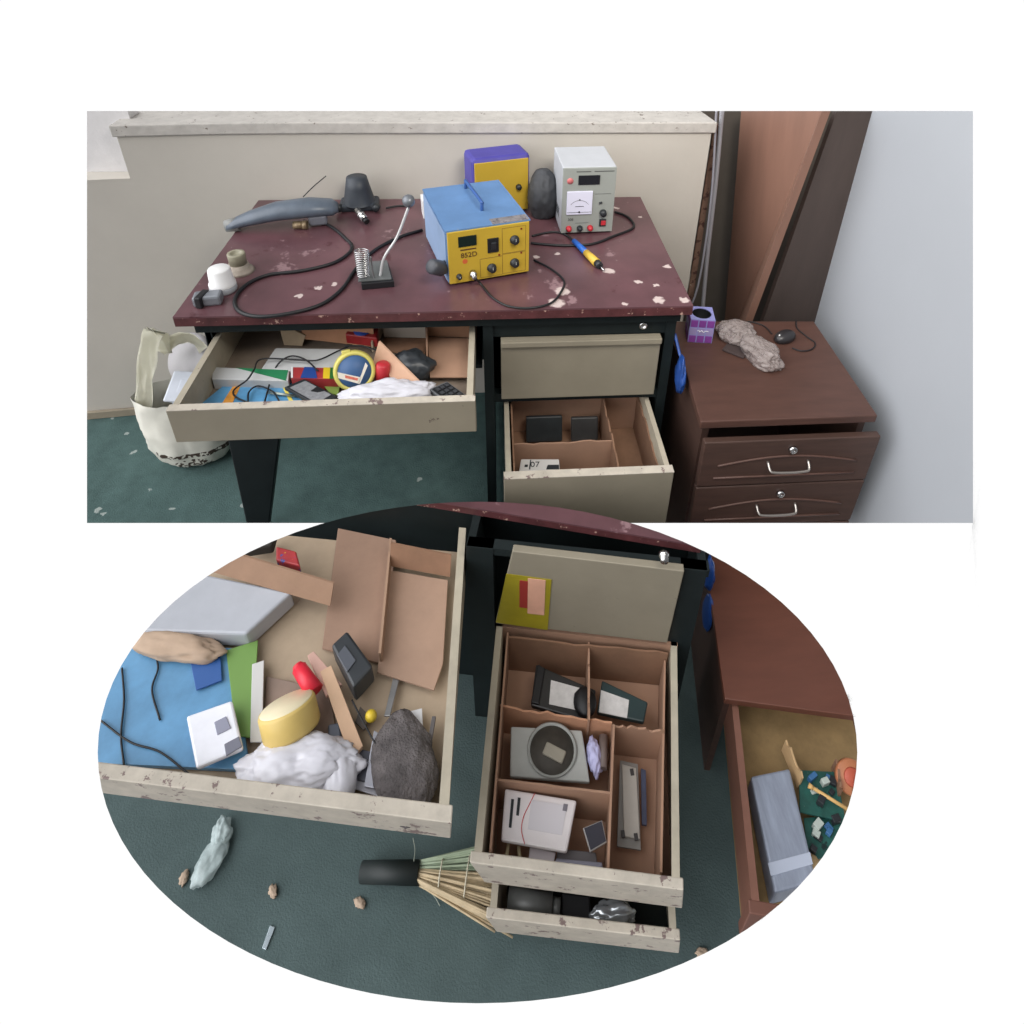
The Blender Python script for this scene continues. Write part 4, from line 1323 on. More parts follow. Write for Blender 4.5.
# cardboard box with ridge
bx = Thing('cardboard_box', 'open brown cardboard box at the right of the close-up drawer', 'box', Matrix.Translation(cen(quad([(385, 650), (450, 690)], zf))))
bx.part('left_tray', slab([(322, 648), (384, 664), (396, 540), (338, 528)], zf + .012, .006, .001), mat('card_left', (152, 124, 106), .85, var=.08), True)
r0, r1 = at(380, 662, zf + .02), at(391, 548, zf + .02)
bx.part('divider', MB().prism([r0, r1, r1 + Vector((0, 0, .035)), r0 + Vector((0, 0, .03))], fd * .005), mat('card_ridge', (162, 132, 110), .85), True)
bx.part('flap', slab([(377, 672), (434, 690), (443, 664), (448, 580), (390, 570)], zf + .022, .005, .001), mat('card_flap', (162, 134, 115), .85, var=.07), True)
b0_, b1_ = at(390, 566, zf + .03), at(450, 577, zf + .03)
bx.part('back_panel', MB().prism([b0_, b1_, b1_ + Vector((0, 0, .045)) + bkd * .02, b0_ + Vector((0, 0, .05)) + bkd * .02], bkd * .004), CARDD, True)
pile('booklet', 'blue printed sheets at the left of the close-up drawer', 'booklet', [(80, 762), (250, 770), (232, 648), (112, 640)], zf + .012, .010, mat('blue_sheets', (98, 150, 190), .35, var=.2, scale=10, chips=[((60, 90, 130), 14, .66)]))
r0, r1 = at(133, 640, zf + .03), at(218, 652, zf + .03)
solid('cardboard_roll', 'crumpled tan paper roll between pale box and blue sheets', 'paper', MB().blob((r0 + r1) / 2, ((r1 - r0).length / 2, .026, .022), 4, .22, 1.8, 4, rz(math.atan2((r1 - r0).y, (r1 - r0).x))), mat('tan_paper', (184, 160, 138), .8, var=.1), (r0 + r1) / 2 - Vector((0, 0, .02)))
pile('card', 'dark blue card behind the green card', 'card', [(196, 690), (222, 680), (220, 650), (190, 660)], zf + .020, .004, mat('dark_blue_card', (48, 92, 158), .5))
pile('card', 'bright green card left of the close-up tape measure', 'card', [(236, 735), (252, 738), (258, 640), (226, 650)], zf + .018, .004, mat('green_card', (114, 152, 78), .6))
pile('card', 'white card strip between green card and close-up tape measure', 'card', [(250, 742), (262, 742), (264, 660), (252, 664)], zf + .020, .003, mat('white_strip', (206, 206, 204), .6))
wp = Thing('phone', 'bright silver white phone body face up on the blue sheets', 'phone', Matrix.Translation(at(218, 738, zf + .02)))
wp.part('body', slab([(196, 768), (243, 748), (232, 700), (186, 716)], zf + .045, .012, .004), mat('bright_silver', (240, 242, 250), .25, var=.05), True)
wp.part('battery_bay', slab([(217, 735), (231, 728), (226, 716), (214, 722)], zf + .047, .003, .001), mat('bay_grey', (148, 150, 168), .4), True)
wp.part('lens_block', slab([(226, 756), (242, 746), (239, 736), (224, 744)], zf + .048, .003, .001), mat('bay_dark', (120, 122, 136), .35), True)
pile('paper', 'brown grey paper sheet lying under the pale yellow tape measure', 'paper', [(263, 752), (338, 748), (330, 690), (266, 676)], zf + .006, .002, mat('brown_grey_paper', (146, 128, 116), .8, var=.12))
# tape measure lying tilted
ya, yb = at(293, 728, zf + .03), at(279, 698, zf + .06)
tcc = at(288, 712, zf + .058)
ax = (Vector((-.25, .55, .72))).normalized()
Rt = ax.to_track_quat('Z', 'Y').to_matrix()
tm2 = Thing('tape_measure', 'pale yellow tape measure on its side in the close-up drawer', 'tape measure', Matrix.Translation(tcc - Vector((0, 0, .04))))
r_ = .049
tm2.part('case', MB().lathe([(0, -.034), (r_ * .94, -.034), (r_, -.028), (r_, .008), (r_ * .95, .013), (0, .013)], tcc, Rt, 40), mat('tape_amber', (216, 188, 112), .45, var=.05), True)
tm2.part('face', MB().lathe([(0, .0145), (r_ * .9, .0145), (r_ * .93, .012), (0, .012)], tcc, Rt, 40), mat('tape_cream', (236, 224, 190), .45, var=.04), True)
c0_, c1_ = at(299, 668, zf + .055), at(315, 692, zf + .045)
solid('cap', 'red tubular cap lying above the pale yellow tape measure', 'cap', MB().cyl(c0_, c1_, .0135, .0165).cyl(c0_ - (c1_ - c0_) * .12, c0_, .009, .012), mat('red_cap', (224, 44, 64), .4, var=.06), c1_ - Vector((0, 0, .02)))
c0_, c1_ = at(326, 668, zf + .05), at(356, 750, zf + .03)
pp = (c1_ - c0_)
sd_ = pp.cross(Vector((0, 0, 1))).normalized() * .0125
solid('cardboard_strip', 'long tan cardboard strip right of the pale yellow tape measure', 'cardboard', MB().prism([c0_ - sd_ * .8, c1_ - sd_, c1_ + pp * .03, c1_ + sd_, c0_ + sd_ * .9], Vector((0, 0, -.01)), .001), mat('tan_strip', (206, 172, 142), .8, var=.06), c1_)
c0_, c1_ = at(312, 652, zf + .05), at(334, 690, zf + .04)
pp = (c1_ - c0_)
sd_ = pp.cross(Vector((0, 0, 1))).normalized() * .016
solid('cardboard_strip', 'torn pinkish cardboard tip behind the red tubular cap', 'cardboard', MB().prism([c0_ - sd_ * .2, c1_ - sd_, c1_ + sd_, c0_ + sd_ * .6], Vector((0, 0, -.01)), .001), mat('pink_card', (206, 168, 154), .8, var=.08), c1_)
# charger
ch = Thing('charger', 'black plug-in charger block on the cardboard tray', 'charger', Matrix.Translation(at(352, 662, zf + .02)))
chq = [(331, 645), (347, 630), (373, 666), (353, 688)]
ch.part('body', slab(chq, zf + .07, .05, .005), mat('charger_black', (50, 54, 58), .4, var=.15), True)
ch.part('face_plate', slab([(337, 655), (345, 645), (356, 660), (347, 672)], zf + .0725, .003, .001), mat('charger_grey', (86, 90, 98), .35), True)
# white bag
c_ = at(300, 768, zf + .028)
solid('bag', 'white translucent plastic bag below the pale yellow tape measure', 'bag', MB().blob(c_, (.098, .047, .034), 17, .2, 2.0, 5, rz(.02), flat=-.7), THINW, c_ - Vector((0, 0, .028)))
c_ = at(340, 778, zf + .03)
solid('bag', 'small white plastic tail of film beside the grey pouch', 'bag', MB().blob(c_, (.026, .048, .022), 19, .14, 1.3, 4, rz(.2), flat=-.7), THINW, c_ - Vector((0, 0, .02)))
c_ = at(241, 770, zf + .02)
solid('cap', 'tiny red cap by the close-up drawer front', 'cap', MB().cyl(c_, c_ + Vector((.004, .012, .006)), .006), mat('dull_red', (190, 60, 64), .5), c_)
# papers and parts on the right
pile('card', 'white card under the grey fuzzy pouch', 'card', [(390, 716), (422, 708), (424, 748), (400, 748)], zf + .018, .003, mat('white_card', (214, 214, 216), .6))
c_ = at(404, 764, zf + .03)
solid('pouch', 'grey fuzzy cloth pouch at the close-up drawer front right corner', 'pouch', MB().blob(c_, (.050, .080, .020), 23, .15, 2.0, 5, rz(.25), flat=-.6), mat('grey_fuzz', (96, 91, 91), .95, var=.45, scale=24, bump=1.0, bscale=260), c_ - Vector((0, 0, .03)))
pile('phone_part', 'dark grey phone shell between cardboard strip and pouch', 'phone part', [(352, 778), (370, 782), (374, 752), (356, 748)], zf + .02, .008, mat('shell_dark', (68, 70, 80), .4, var=.2))
pile('phone_part', 'silver phone frame strip beside the dark grey shell', 'phone part', [(364, 786), (374, 788), (382, 735), (374, 730)], zf + .026, .006, mat('silver_frame', (184, 186, 196), .3, .3))
pile('phone_part', 'long grey metal strip behind the white card', 'phone part', [(384, 716), (390, 716), (400, 676), (394, 674)], zf + .016, .004, STEEL)
pile('phone_part', 'thin dark strip leaning by the drawer right wall', 'phone part', [(428, 738), (432, 740), (436, 716), (432, 716)], zf + .03, .006, mat('strip_dark', (88, 84, 84), .5))
pile('phone_part', 'pale glass sheet at the close-up drawer front right', 'phone part', [(352, 788), (402, 804), (398, 796), (356, 778)], zf + .014, .003, mat('pale_glass', (196, 196, 204), .3))
pile('phone_part', 'brown black circuit piece near the yellow bead', 'phone part', [(355, 722), (364, 730), (370, 716), (360, 706)], zf + .02, .006, mat('circuit_dark', (74, 66, 60), .5, var=.3, scale=60))
c_ = at(371, 716, zf + .022)
solid('bead', 'small yellow plastic bead among the phone parts', 'bead', MB().lathe([(0, .012), (.008, .010), (.011, .0), (.008, -.010), (0, -.012)], c_, rx(.6), 18), mat('bead_yellow', (226, 196, 60), .4), c_ - Vector((0, 0, .012)))
pile('tin', 'small grey tin half hidden behind the pale yellow tape measure', 'tin', [(328, 742), (342, 742), (340, 722), (328, 724)], zf + .02, .012, mat('grey_tin', (110, 116, 128), .4, .3), .003)
w_ = [(352, 700), (360, 716), (372, 738), (384, 762), (380, 800)]
solid('cable', 'thin dark wire across the phone parts of the close-up drawer', 'cable', MB().tube([at(x, y, zf + .034) for x, y in w_], .0018, 6), RUB, at(372, 738, zf + .03))

for pts_, lb in (([(122, 668), (124, 700), (121, 735), (124, 765)], 'thin dark wire running down the blue sheets left side'), ([(154, 650), (158, 668), (152, 690), (160, 720)], 'short dark wire at the top of the blue sheets'), ([(100, 720), (130, 742), (160, 752), (190, 775)], 'dark wire curving across the blue sheets to the front')):
    solid('cable', lb, 'cable', MB().tube([at(x, y, zf + .016) for x, y in pts_], .0018, 6), RUB, at(*pts_[1], zf + .012))
# ---- pedestal drawer: cardboard dividers
zb = ZD - .15 + .009
dv2 = Thing('cardboard_divider', 'cardboard divider grid in the pulled-out pedestal drawer', 'divider', Matrix.Translation(cen([PA, PB, PC, PD]) - Vector((0, 0, .14))))


def wallc(px0, px1, zt, seed, amp=.004, m=None):
    a_, b_ = at(px0[0], px0[1], zt), at(px1[0], px1[1], zt)
    a_.z = b_.z = zb
    dv2.part('panel', torn(a_, b_, zt - zb, 14, seed, .004, amp), m or CARD, True)


ztp = ZD - .012
wallc((489, 852), (507, 632), ztp, 31, .004)
wallc((607, 868), (613, 724), ztp - .01, 33, .004)
wallc((588, 720), (588, 642), ztp - .01, 35, .012)
wallc((500, 705), (612, 722), ztp - .025, 37, .022, mat('card_torn_light', (190, 142, 112), .85, var=.1))
wallc((612, 724), (664, 730), ztp - .015, 39, .014)
wallc((497, 778), (612, 792), ztp - .012, 41, .003)
wallc((508, 636), (668, 652), ztp, 43, .008, CARDD)
wallc((660, 872), (664, 660), ztp - .02, 45, .004)
# contents
zc_ = zb + .05
p1_ = Thing('phone', 'dark phone with a white label in the rear left compartment', 'phone', Matrix.Translation(at(562, 688, zc_ - .03)))
p1_.part('body', slab([(531, 705), (590, 722), (596, 690), (536, 664)], zc_ + .02, .014, .003), mat('phone_black', (44, 44, 44), .4), True)
p1_.part('label_sheet', slab([(549, 704), (577, 710), (580, 688), (551, 680)], zc_ + .0215, .002), mat('label_sheet', (206, 204, 202), .6, var=.12, scale=60), True)
p1_.part('dark_edge', slab([(531, 702), (539, 704), (545, 668), (538, 664)], zc_ + .026, .012, .002), RUB, True)
p1_.part('speaker', MB().blob(at(585, 702, zc_ + .03), (.024, .03, .014), 2, .12, 2, 3), RUB, True)
p2_ = Thing('phone', 'dark teal phone with a pale label in the rear right compartment', 'phone', Matrix.Translation(at(625, 700, zc_ - .03)))
p2_.part('body', slab([(597, 712), (644, 722), (648, 702), (602, 680)], zc_ + .02, .014, .003), mat('phone_teal', (40, 58, 60), .4), True)
p2_.part('label_sheet', slab([(599, 712), (627, 718), (629, 700), (601, 690)], zc_ + .0215, .002), _mats['label_sheet'], True)
# square speaker plate with a round hole
sq = quad([(510, 776), (590, 782), (582, 730), (511, 726)], zc_ + .03)
sp_ = Thing('speaker', 'pale square plate with a big round dark opening, middle compartment', 'speaker', Matrix.Translation(cen(sq) - Vector((0, 0, .04))))
sp_.part('plate', MB().prism(sq, Vector((0, 0, -.012)), .003), mat('grey_plate', (172, 174, 170), .5, var=.06), True)
cc2 = at(552, 750, zc_ + .031)
sp_.part('rim', MB().lathe([(.050, .0), (.051, .004), (.047, .005), (.044, .0)], cc2, None, 36), mat('rim_grey', (150, 152, 148), .5), True)
sp_.part('cone', MB().lathe([(0, .0012), (.046, .0014), (.046, 0), (0, 0)], cc2, None, 36), mat('cone_dark', (66, 62, 56), .7, var=.25, scale=25), True)
sp_.part('paper_scrap', MB().box(cc2 + Vector((.004, -.008, .006)), (.044, .024, .008), rz(-.5), .003), mat('scrap', (150, 144, 130), .7, var=.1), True)
c_ = at(594, 756, zc_ + .02)
solid('roll', 'small lilac white roll beside the round opening', 'roll', MB().blob(c_, (.013, .03, .016), 9, .35, 2.4, 4), mat('lilac_white', (188, 188, 226), .4, var=.15, scale=30), c_ - Vector((0, 0, .016)))
c_ = at(603, 752, zc_ + .02)
solid('roll', 'grey rolled strip squeezed against the drawer divider', 'roll', MB().cyl(c_ - bkd * .03, c_ + bkd * .03, .009), mat('rolled_grey', (116, 104, 100), .5, var=.2), c_ - Vector((0, 0, .01)))
# white phone back
bq2 = quad([(501, 840), (567, 852), (577, 800), (505, 788)], zc_ + .045)
pb = Thing('phone_cover', 'white phone back panel with a red line in the front left compartment', 'phone part', Matrix.Translation(cen(bq2) - Vector((0, 0, .05))))
pb.part('panel', MB().prism(bq2, Vector((0, 0, -.012)), .004), mat('back_white', (222, 216, 216), .35, var=.04), True)


def BQ(u, v, dz=.0007): return lerp(lerp(bq2[3], bq2[2], u), lerp(bq2[0], bq2[1], u), v) + Vector((0, 0, dz))


def bqp(u0, v0, u1, v1, th=.0006): return MB().prism([BQ(u0, v0), BQ(u1, v0), BQ(u1, v1), BQ(u0, v1)], Vector((0, 0, th)))


pb.part('slot', bqp(.10, .2, .14, .75), DARKP, True)
pb.part('slot', bqp(.19, .15, .23, .5), DARKP, True)
pb.part('line', MB().tube([BQ(.42, .0), BQ(.36, .25), BQ(.30, .5), BQ(.29, .75), BQ(.36, 1.0)], .0008, 5), mat('red_line', (200, 80, 84), .5), True)
pb.part('recess', bqp(.38, .15, .88, .72, .0004), mat('recess_white', (206, 202, 206), .4), True)
pb.part('lens', bqp(.83, .12, .89, .26), mat('lens_grey', (120, 116, 124), .3), True)
cq2 = quad([(590, 852), (607, 842), (602, 820), (583, 828)], zc_ + .035)
cp_ = Thing('chip', 'black square chip with a clear edge beside the white phone back', 'chip', Matrix.Translation(cen(cq2) - Vector((0, 0, .04))))
cp_.part('edge', MB().prism(cq2, Vector((0, 0, -.005)), .001), mat('clear_edge', (160, 158, 156), .3), True)
cp_.part('die', MB().prism([lerp(p_, cen(cq2), .1) + Vector((0, 0, .0006)) for p_ in cq2], Vector((0, 0, .0008))), mat('die_black', (52, 52, 62), .4), True)
pile('phone_part', 'pale phone cover below the white phone back panel', 'phone part', [(528, 862), (553, 866), (556, 852), (530, 846)], zc_ + .02, .006, mat('pale_cover', (196, 188, 192), .4), .002)
pile('phone_part', 'silver lilac strip along the pedestal drawer front', 'phone part', [(553, 868), (604, 874), (602, 862), (556, 858)], zc_ + .022, .008, mat('silver_lilac', (150, 150, 166), .3, .3), .002)
pile('phone_part', 'dark shell piece behind the silver lilac strip', 'phone part', [(556, 860), (598, 866), (596, 852), (558, 848)], zc_ + .016, .008, mat('shell_grey', (96, 92, 94), .4), .002)
pile('phone_part', 'thin brass pin in the front left corner of the compartment', 'phone part', [(504, 858), (508, 859), (510, 844), (507, 843)], zc_ + .02, .003, mat('brass', (170, 156, 124), .4, .3))
pile('phone_part', 'second thin brass pin beside the pale phone cover', 'phone part', [(518, 860), (522, 860), (520, 846), (517, 846)], zc_ + .02, .003, _mats['brass'])
# bracket on the right
bk_ = Thing('bracket', 'long pale grey slotted bracket in the right compartment', 'bracket', Matrix.Translation(at(628, 806, zb + .01)))
bk_.part('plate', slab([(617, 846), (641, 850), (638, 764), (620, 760)], zb + .03, .006, .001), mat('bracket_grey', (140, 138, 134), .45, .2, var=.1), True)
bk_.part('raised_strip', slab([(624, 836), (640, 839), (636, 768), (622, 764)], zb + .036, .008, .001), mat('bracket_pale', (184, 180, 172), .45, var=.06), True)
for px_, py_ in ((623, 834), (636, 837), (632, 772)):
    bk_.part('slot', MB().box(at(px_, py_, zb + .038), (.007, .011, .003), None), mat('slot_dark', (66, 64, 64), .5), True)
pile('phone_part', 'blue black strip by the right wall of the pedestal drawer', 'phone part', [(642, 824), (647, 825), (646, 770), (641, 768)], zb + .03, .008, mat('strip_blue', (64, 70, 92), .4, var=.3, scale=40))

# ---- lower drawer contents
z3 = Z3 - .13 + .009
c_ = at(548, 898, Z3 - .06)
solid('bottle', 'dull grey cylinder lying in the lowest drawer', 'cylinder', MB().cyl(at(508, 902, Z3 - .055), at(552, 908, Z3 - .055), .024).cyl(at(552, 908, Z3 - .055), at(560, 909, Z3 - .055), .017), mat('dull_grey', (112, 114, 112), .45, .2, var=.15), c_)
c_ = at(613, 914, Z3 - .045)
solid('foil', 'shiny crumpled silver foil in the lowest drawer', 'foil', MB().blob(c_, (.04, .018, .018), 6, .3, 2, 4), mat('foil', (190, 196, 200), .2, .7), c_)
pile('box', 'black flat box in the middle of the lowest drawer', 'box', [(560, 925), (592, 930), (590, 895), (562, 892)], Z3 - .05, .05, RUB, .004)

# ---- cabinet at the right
CFL, CFR = at(725, 699, ZC), at(900, 722, ZC)
CBL = at(700, 520, ZC)
cfx = (CFR - CFL).normalized()
cby = (CBL - CFL).normalized()
c2 = Thing('drawer_cabinet', 'brown cabinet with its top drawer pulled out, full of electronics', 'cabinet', Matrix.Translation(Vector((CFL.x, CFL.y, ZG))))
cw = .40
tp = [CFL, CFL + cfx * cw, CFL + cfx * cw + cby * .6, CFL + cby * .6]
WOODB = mat('brown_top_close', (100, 61, 48), .45, var=.1, scale=9, stretch=(1, 4, 6))
c2.part('top', MB().prism(tp, Vector((0, 0, -.02)), .002), WOODB, True)
ins_ = .008
bd_ = MB()
i0 = CFL + cfx * ins_ + cby * .02
for o_ in (0.0, cw - .03):
    q0 = i0 + cfx * o_
    bd_.prism([Vector((v.x, v.y, ZC - .02)) for v in (q0, q0 + cfx * .014, q0 + cfx * .014 + cby * .55, q0 + cby * .55)], Vector((0, 0, -(ZC - .02 - ZG))))
bd_.prism([CFL + cby * .40 + Vector((-.02 * cfx.x, -.02 * cfx.y, -.02)), CFL + cfx * cw + cby * .40 - Vector((0, 0, .02)), CFL + cfx * cw + cby * .415 - Vector((0, 0, .02)), CFL + cby * .415 - Vector((0, 0, .02))], Vector((0, 0, -(ZC - .02 - ZG))))
c2.part('body', bd_, WOODD, True)
zdr = ZC - .03
DA, DB = at(734, 704, zdr) + cby * .10, at(880, 725, zdr) + cby * .10
DD = at(753, 914, zdr)
DC = DD + (DB - DA)
dq = tray(c2, DA, DB, DC, DD, .11, .014, .02, (mat('drawer_side_brown', (122, 84, 70), .5, var=.12), mat('drawer_front_brown', (108, 72, 60), .5, var=.12), mat('drawer_floor_tan', (150, 124, 84), .8, var=.2)))
dq2 = MB()
# inner back sheet
zcb = zdr - .11 + .009
gb = Thing('battery', 'grey blue brushed metal box in the brown cabinet drawer', 'metal box', Matrix.Translation(at(785, 825, zcb)))
gq = [(775, 893), (817, 882), (790, 768), (751, 776)]
gb.part('body', slab(gq, zcb + .065, .06, .005), mat('grey_blue_metal', (146, 154, 170), .45, .15, var=.2, scale=10, stretch=(6, 1, 1)), True)
gb.part('pale_band', slab([(771, 876), (813, 864), (810, 852), (768, 863)], zcb + .0662, .002, 0), mat('pale_band', (180, 188, 204), .45), True)
TEAL = mat('green_board', (34, 84, 76), .45, var=.35, scale=40, chips=[((190, 196, 170), 60, .66), ((18, 40, 40), 30, .6)])
for i_, (pq, z_, lb) in enumerate((([(800, 812), (846, 822), (836, 772), (799, 770)], .045, 'green circuit board with pale parts behind the tan stick'), ([(808, 862), (848, 850), (842, 815), (804, 818)], .03, 'darker green circuit board under the tan stick'))):
    t_ = Thing('circuit_board', lb, 'circuit board', Matrix.Translation(cen(quad(pq, zcb + z_))))
    t_.part('board', slab(pq, zcb + z_, .004), TEAL, True)
    qd = quad(pq, zcb + z_)
    rnd = random.Random(50 + i_)
    for k in range(7):
        u, v = rnd.uniform(.12, .85), rnd.uniform(.12, .85)
        c_ = lerp(lerp(qd[0], qd[1], u), lerp(qd[3], qd[2], u), v)
        hh = rnd.choice((.006, .01, .016))
        t_.part('component', MB().box(c_ + Vector((0, 0, hh / 2 + .0005)), (rnd.uniform(.008, .02), rnd.uniform(.008, .016), hh), rz(rnd.random()), .001), (DARKP, mat('pale_part', (176, 186, 178), .5), mat('part_blue', (58, 104, 150), .4))[k % 3], True)
q0, q1 = at(813, 788, zcb + .06), at(852, 812, zcb + .06)
solid('stick', 'tan wooden stick across the green circuit boards', 'stick', MB().cyl(q0, q1, .0035).cyl(q0 - (q1 - q0) * .12, q0, .0055, .0045), mat('tan_stick', (206, 166, 104), .6), q0 - Vector((0, 0, .004)))
c_ = at(851, 777, zcb + .06)
od = Thing('reel', 'orange brown ribbed disc at the cabinet drawer right end', 'disc', Matrix.Translation(c_ - Vector((0, 0, .01))))
od.part('disc', MB().lathe([(0, .006), (.030, .006), (.033, .003), (.033, -.006), (0, -.006)], c_, rx(.5), 32), mat('orange_brown', (176, 112, 76), .5, var=.15), True)
od.part('hub', MB().lathe([(0, .008), (.016, .008), (.018, .006), (0, .006)], c_, rx(.5), 24), mat('hub_red', (178, 84, 62), .5), True)
q0, q1 = at(783, 750, zcb + .03), at(799, 788, zcb + .03)
solid('cardboard_strip', 'torn tan cardboard sliver behind the grey blue metal box', 'cardboard', torn(q0, q1, .045, 8, 61, .004, .016), mat('tan_sliver', (190, 158, 116), .8, var=.1), q0)
q0, q1 = at(833, 768, zcb + .03), at(838, 800, zcb + .03)
solid('cardboard_strip', 'upright tan cardboard edge left of the orange brown disc', 'cardboard', torn(q0, q1, .04, 8, 62, .004, .008), CARDD, q0)
c_ = at(814, 868, zcb + .03)
solid('scrap', 'tan crumpled paper scrap at the cabinet drawer front', 'paper', MB().blob(c_, (.012, .02, .012), 12, .3, 2, 3), mat('scrap_tan', (178, 150, 108), .8), c_ - Vector((0, 0, .012)))
# blue bag in the gap
g0_ = at(708, 572, .16)
solid('bag', 'strip of bright blue bag between black desk side and brown cabinet', 'bag', MB().blob(g0_, (.012, .035, .05), 25, .15, 2, 4).blob(g0_ + Vector((.0, -.045, -.10)), (.006, .03, .06), 26, .2, 2, 3), _mats['blue_bag'], g0_)

# ---- on the floor
# broom: straw flaring to the right, dark socket to the left
bx0, bx1 = at(415, 872, ZG + .05), at(520, 884, ZG + .05)
br = Thing('broom', 'straw hand broom lying on the floor under the drawers', 'broom', Matrix.Translation(Vector((bx0.x, bx0.y, ZG))))
rnd = random.Random(9)
ST1 = mat('straw', (190, 172, 140), .8, var=.15, scale=40)
ST2 = mat('green_straw', (150, 164, 140), .8, var=.15, scale=40)
a1_, a2_ = MB(), MB()
dirb = (bx1 - bx0)
nrm = dirb.cross(Vector((0, 0, 1))).normalized()
for k in range(150):
    s_ = rnd.uniform(-1, 1)
    zz_ = rnd.uniform(-1, 1)
    q0 = bx0 + nrm * s_ * .014 + Vector((0, 0, zz_ * .012))
    q1 = bx0 + dirb * rnd.uniform(.8, 1.05) + nrm * (s_ * .075 + rnd.uniform(-.006, .006)) + Vector((0, 0, zz_ * .02))
    (a1_ if s_ > -.25 else a2_).tube([q0, lerp(q0, q1, .5) + Vector((0, 0, rnd.uniform(-.003, .003))), q1], .0024, 5, 2)
br.part('bristles', a1_, ST1, True)
br.part('bristles', a2_, ST2, True, label='greenish straw bristles')
cr = MB()
for f_ in (.25, .5):
    c_ = bx0 + dirb * f_
    hw = .014 + (.075 - .014) * f_
    cr.tube([c_ - nrm * hw * 1.05, c_ - nrm * hw * .5 + Vector((0, 0, .022)), c_ + nrm * hw * .5 + Vector((0, 0, .022)), c_ + nrm * hw * 1.05], .0016, 6, 4)
br.part('binding', cr, mat('pale_twine', (196, 190, 170), .7), True)
h0 = at(362, 872, ZG + .03)
br.part('socket', MB().cyl(h0, bx0 + dirb * .05, .020, .022), mat('broom_black', (30, 38, 38), .6), True)
w_ = [(413, 838), (415, 850), (414, 866), (420, 880), (434, 896), (440, 906)]
solid('thread', 'loose pale thread curling beside the straw broom', 'thread', MB().tube([at(x, y, ZG + .06 if y < 870 else ZG + .006) for x, y in w_], .0009, 5), mat('pale_thread', (150, 158, 146), .7), at(414, 866, ZG))
# crumpled clear film, metal strip and crumbs
c_ = at(211, 860, ZG + .012)
solid('plastic_film', 'crumpled clear plastic film on the green floor', 'plastic film', MB().blob(c_, (.024, .044, .014), 33, .3, 1.6, 4, rz(-.35), flat=-.6).blob(c_ + Vector((.008, .045, .0)), (.018, .03, .014), 34, .4, 2.2, 4, rz(.2), flat=-.6), mat('clear_film', (196, 212, 212), .2, var=.25, scale=40, alpha=.6), c_ - Vector((0, 0, .012)))
q = [(262, 948), (266, 950), (275, 927), (270, 925)]
pile('metal_strip', 'small silver metal strip on the floor at the oval lower left', 'strip', q, ZG + .004, .004, mat('silver_strip', (176, 190, 198), .3, .4))
for i_, (x, y, lb) in enumerate(((184, 878, 'tan crumb of card nearest the crumpled clear film'), (273, 891, 'tan crumb of card above the silver metal strip'), (360, 903, 'tan crumb of card below the broom socket'), (702, 953, 'tan crumb of card near the lowest drawer right end'))):
    c_ = at(x, y, ZG + .004)
    solid('crumb', lb, 'crumb', MB().blob(c_, (.007, .011, .004), 40 + i_, .6, 2.5, 3, rz(.5 * i_)), mat('crumb_tan', (176, 156, 136), .8), c_ - Vector((0, 0, .004)))

# =====================================================================
#  only what the photograph shows of the two places is kept
# =====================================================================
bpy.context.view_layer.update()


def planes_from(pts):
    c = ray(sum(p[0] for p in pts) / len(pts), sum(p[1] for p in pts) / len(pts))
    out = []
    for a_, b_ in zip(pts, pts[1:] + pts[:1]):
        n = ray(*a_).cross(ray(*b_)).normalized()
        if n.dot(c) < 0:
            n = -n
        out.append(n)
    return out


PL1 = planes_from([(87, 111), (973, 111), (973, 523), (87, 523)])
NE = 88
PL2 = planes_from([(477.5 + 379.8 * math.cos(2 * math.pi * k / NE), 752.5 + 250.8 * math.sin(2 * math.pi * k / NE)) for k in range(NE)])


def trim(o, planes):
    mw_ = o.matrix_world
    wv_ = [mw_ @ v.co - CAM for v in o.data.vertices]
    todo = [n for n in planes if min(v.dot(n) for v in wv_) < -1e-6]
    if not todo:
        return True
    if any(max(v.dot(n) for v in wv_) < 1e-4 for n in todo):
        return False
    inv = mw_.inverted()
    co = inv @ CAM
    m3 = mw_.to_3x3().transposed()
    bm = bmesh.new()
    bm.from_mesh(o.data)
    for n in todo:
        r = bmesh.ops.bisect_plane(bm, geom=bm.verts[:] + bm.edges[:] + bm.faces[:], dist=1e-6, plane_co=co, plane_no=(m3 @ n).normalized(), clear_inner=True)
        if not bm.verts:
            break
        ce = [g for g in r['geom_cut'] if isinstance(g, bmesh.types.BMEdge) and g.is_valid and len(g.link_faces) == 1]
        cnt = {}
        for e_ in ce:
            for v in e_.verts:
                cnt[v] = cnt.get(v, 0) + 1
        if ce and all(k == 2 for k in cnt.values()):
            try:
                bmesh.ops.triangle_fill(bm, use_beauty=False, use_dissolve=False, edges=ce)
            except Exception:
                pass
    ok = len(bm.faces) > 0
    if ok:
        bm.to_mesh(o.data)
    bm.free()
    return ok


for key, pl in ((1, PL1), (2, PL2)):
    dead = [o for o in SETS[key] if not trim(o, pl)]
    for o in dead:
        for ch in list(o.children):
            ch.parent = o.parent
    for o in dead:
        bpy.data.objects.remove(o)
for o in [o for o in COL.objects if o.type == 'EMPTY' and not o.children]:
    bpy.data.objects.remove(o)

# ------------------------------------------------------------------ light
w = bpy.data.worlds.new('daylight')
scene.world = w
w.use_nodes = True
nt = w.node_tree
N, L = nt.nodes, nt.links
bg = N['Background']
tc = N.new('ShaderNodeTexCoord')
sp = N.new('ShaderNodeSeparateXYZ')
L.new(tc.outputs['Generated'], sp.inputs[0])


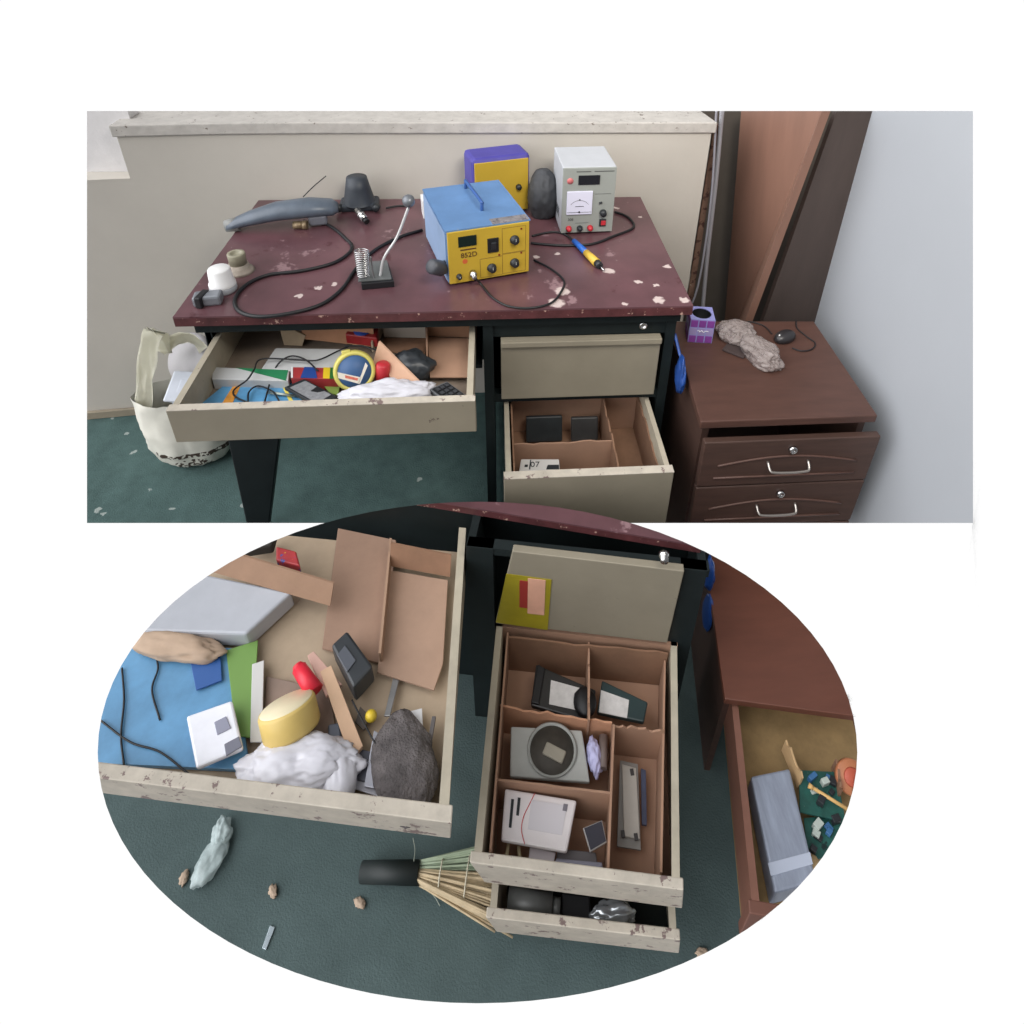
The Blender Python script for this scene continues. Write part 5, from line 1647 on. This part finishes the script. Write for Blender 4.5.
def ramp(sock, a_, b_, lo=0.0, hi=1.0):
    n = N.new('ShaderNodeMapRange')
    n.interpolation_type = 'SMOOTHSTEP'
    n.inputs['From Min'].default_value = a_
    n.inputs['From Max'].default_value = b_
    n.inputs['To Min'].default_value = lo
    n.inputs['To Max'].default_value = hi
    L.new(sock, n.inputs['Value'])
    return n.outputs['Result']


def mth(op, a_, b_):
    n = N.new('ShaderNodeMath')
    n.operation = op
    for i, v in enumerate((a_, b_)):
        if isinstance(v, (int, float)):
            n.inputs[i].default_value = v
        else:
            L.new(v, n.inputs[i])
    return n.outputs[0]


SKY_LOW, SKY_UP, SIDE = 0.13, 0.21, 3.5
white = mth('MULTIPLY', ramp(sp.outputs['Z'], 0.2, 0.06), ramp(sp.outputs['Y'], -0.34, -0.06))
base = ramp(sp.outputs['Z'], -0.2, 0.5, SKY_LOW, SKY_UP)
# brighter window side: from the left, behind the camera
dotn = N.new('ShaderNodeVectorMath')
dotn.operation = 'DOT_PRODUCT'
L.new(tc.outputs['Generated'], dotn.inputs[0])
dotn.inputs[1].default_value = Vector((-0.78, -0.26, 0.57)).normalized()
lobe = mth('MULTIPLY', ramp(dotn.outputs['Value'], 0.55, 0.95), SIDE)
lvl = mth('ADD', base, lobe)
mixn = N.new('ShaderNodeMixRGB')
L.new(white, mixn.inputs['Fac'])
cmb = N.new('ShaderNodeCombineXYZ')
for i in range(3):
    L.new(mth('MULTIPLY', lvl, (1.0, 1.0, 1.02)[i]), cmb.inputs[i])
L.new(cmb.outputs[0], mixn.inputs['Color1'])
mixn.inputs['Color2'].default_value = (1.02, 1.02, 1.02, 1)
L.new(mixn.outputs['Color'], bg.inputs['Color'])
bg.inputs['Strength'].default_value = 1.0

ld = bpy.data.lights.new('wall_fill_light', 'AREA')  # added soft fill lamp, brightens the right part of the back wall
ld.shape = 'DISK'
ld.size = 0.7
ld.energy = 8.0
ld.color = (1.0, 0.95, 0.87)
ld.spread = math.radians(95)
lo = bpy.data.objects.new('wall_fill_light', ld)
COL.objects.link(lo)
lo.location = (1.25, -0.85, 2.25)
lo.rotation_euler = (Vector((1.05, 0.65, 0.95)) - Vector(lo.location)).to_track_quat('-Z', 'Y').to_euler()

vs = scene.view_settings
vs.view_transform = 'Standard'
vs.look = 'None'
vs.exposure = 0.0
vs.gamma = 1.0
vs.use_curve_mapping = False
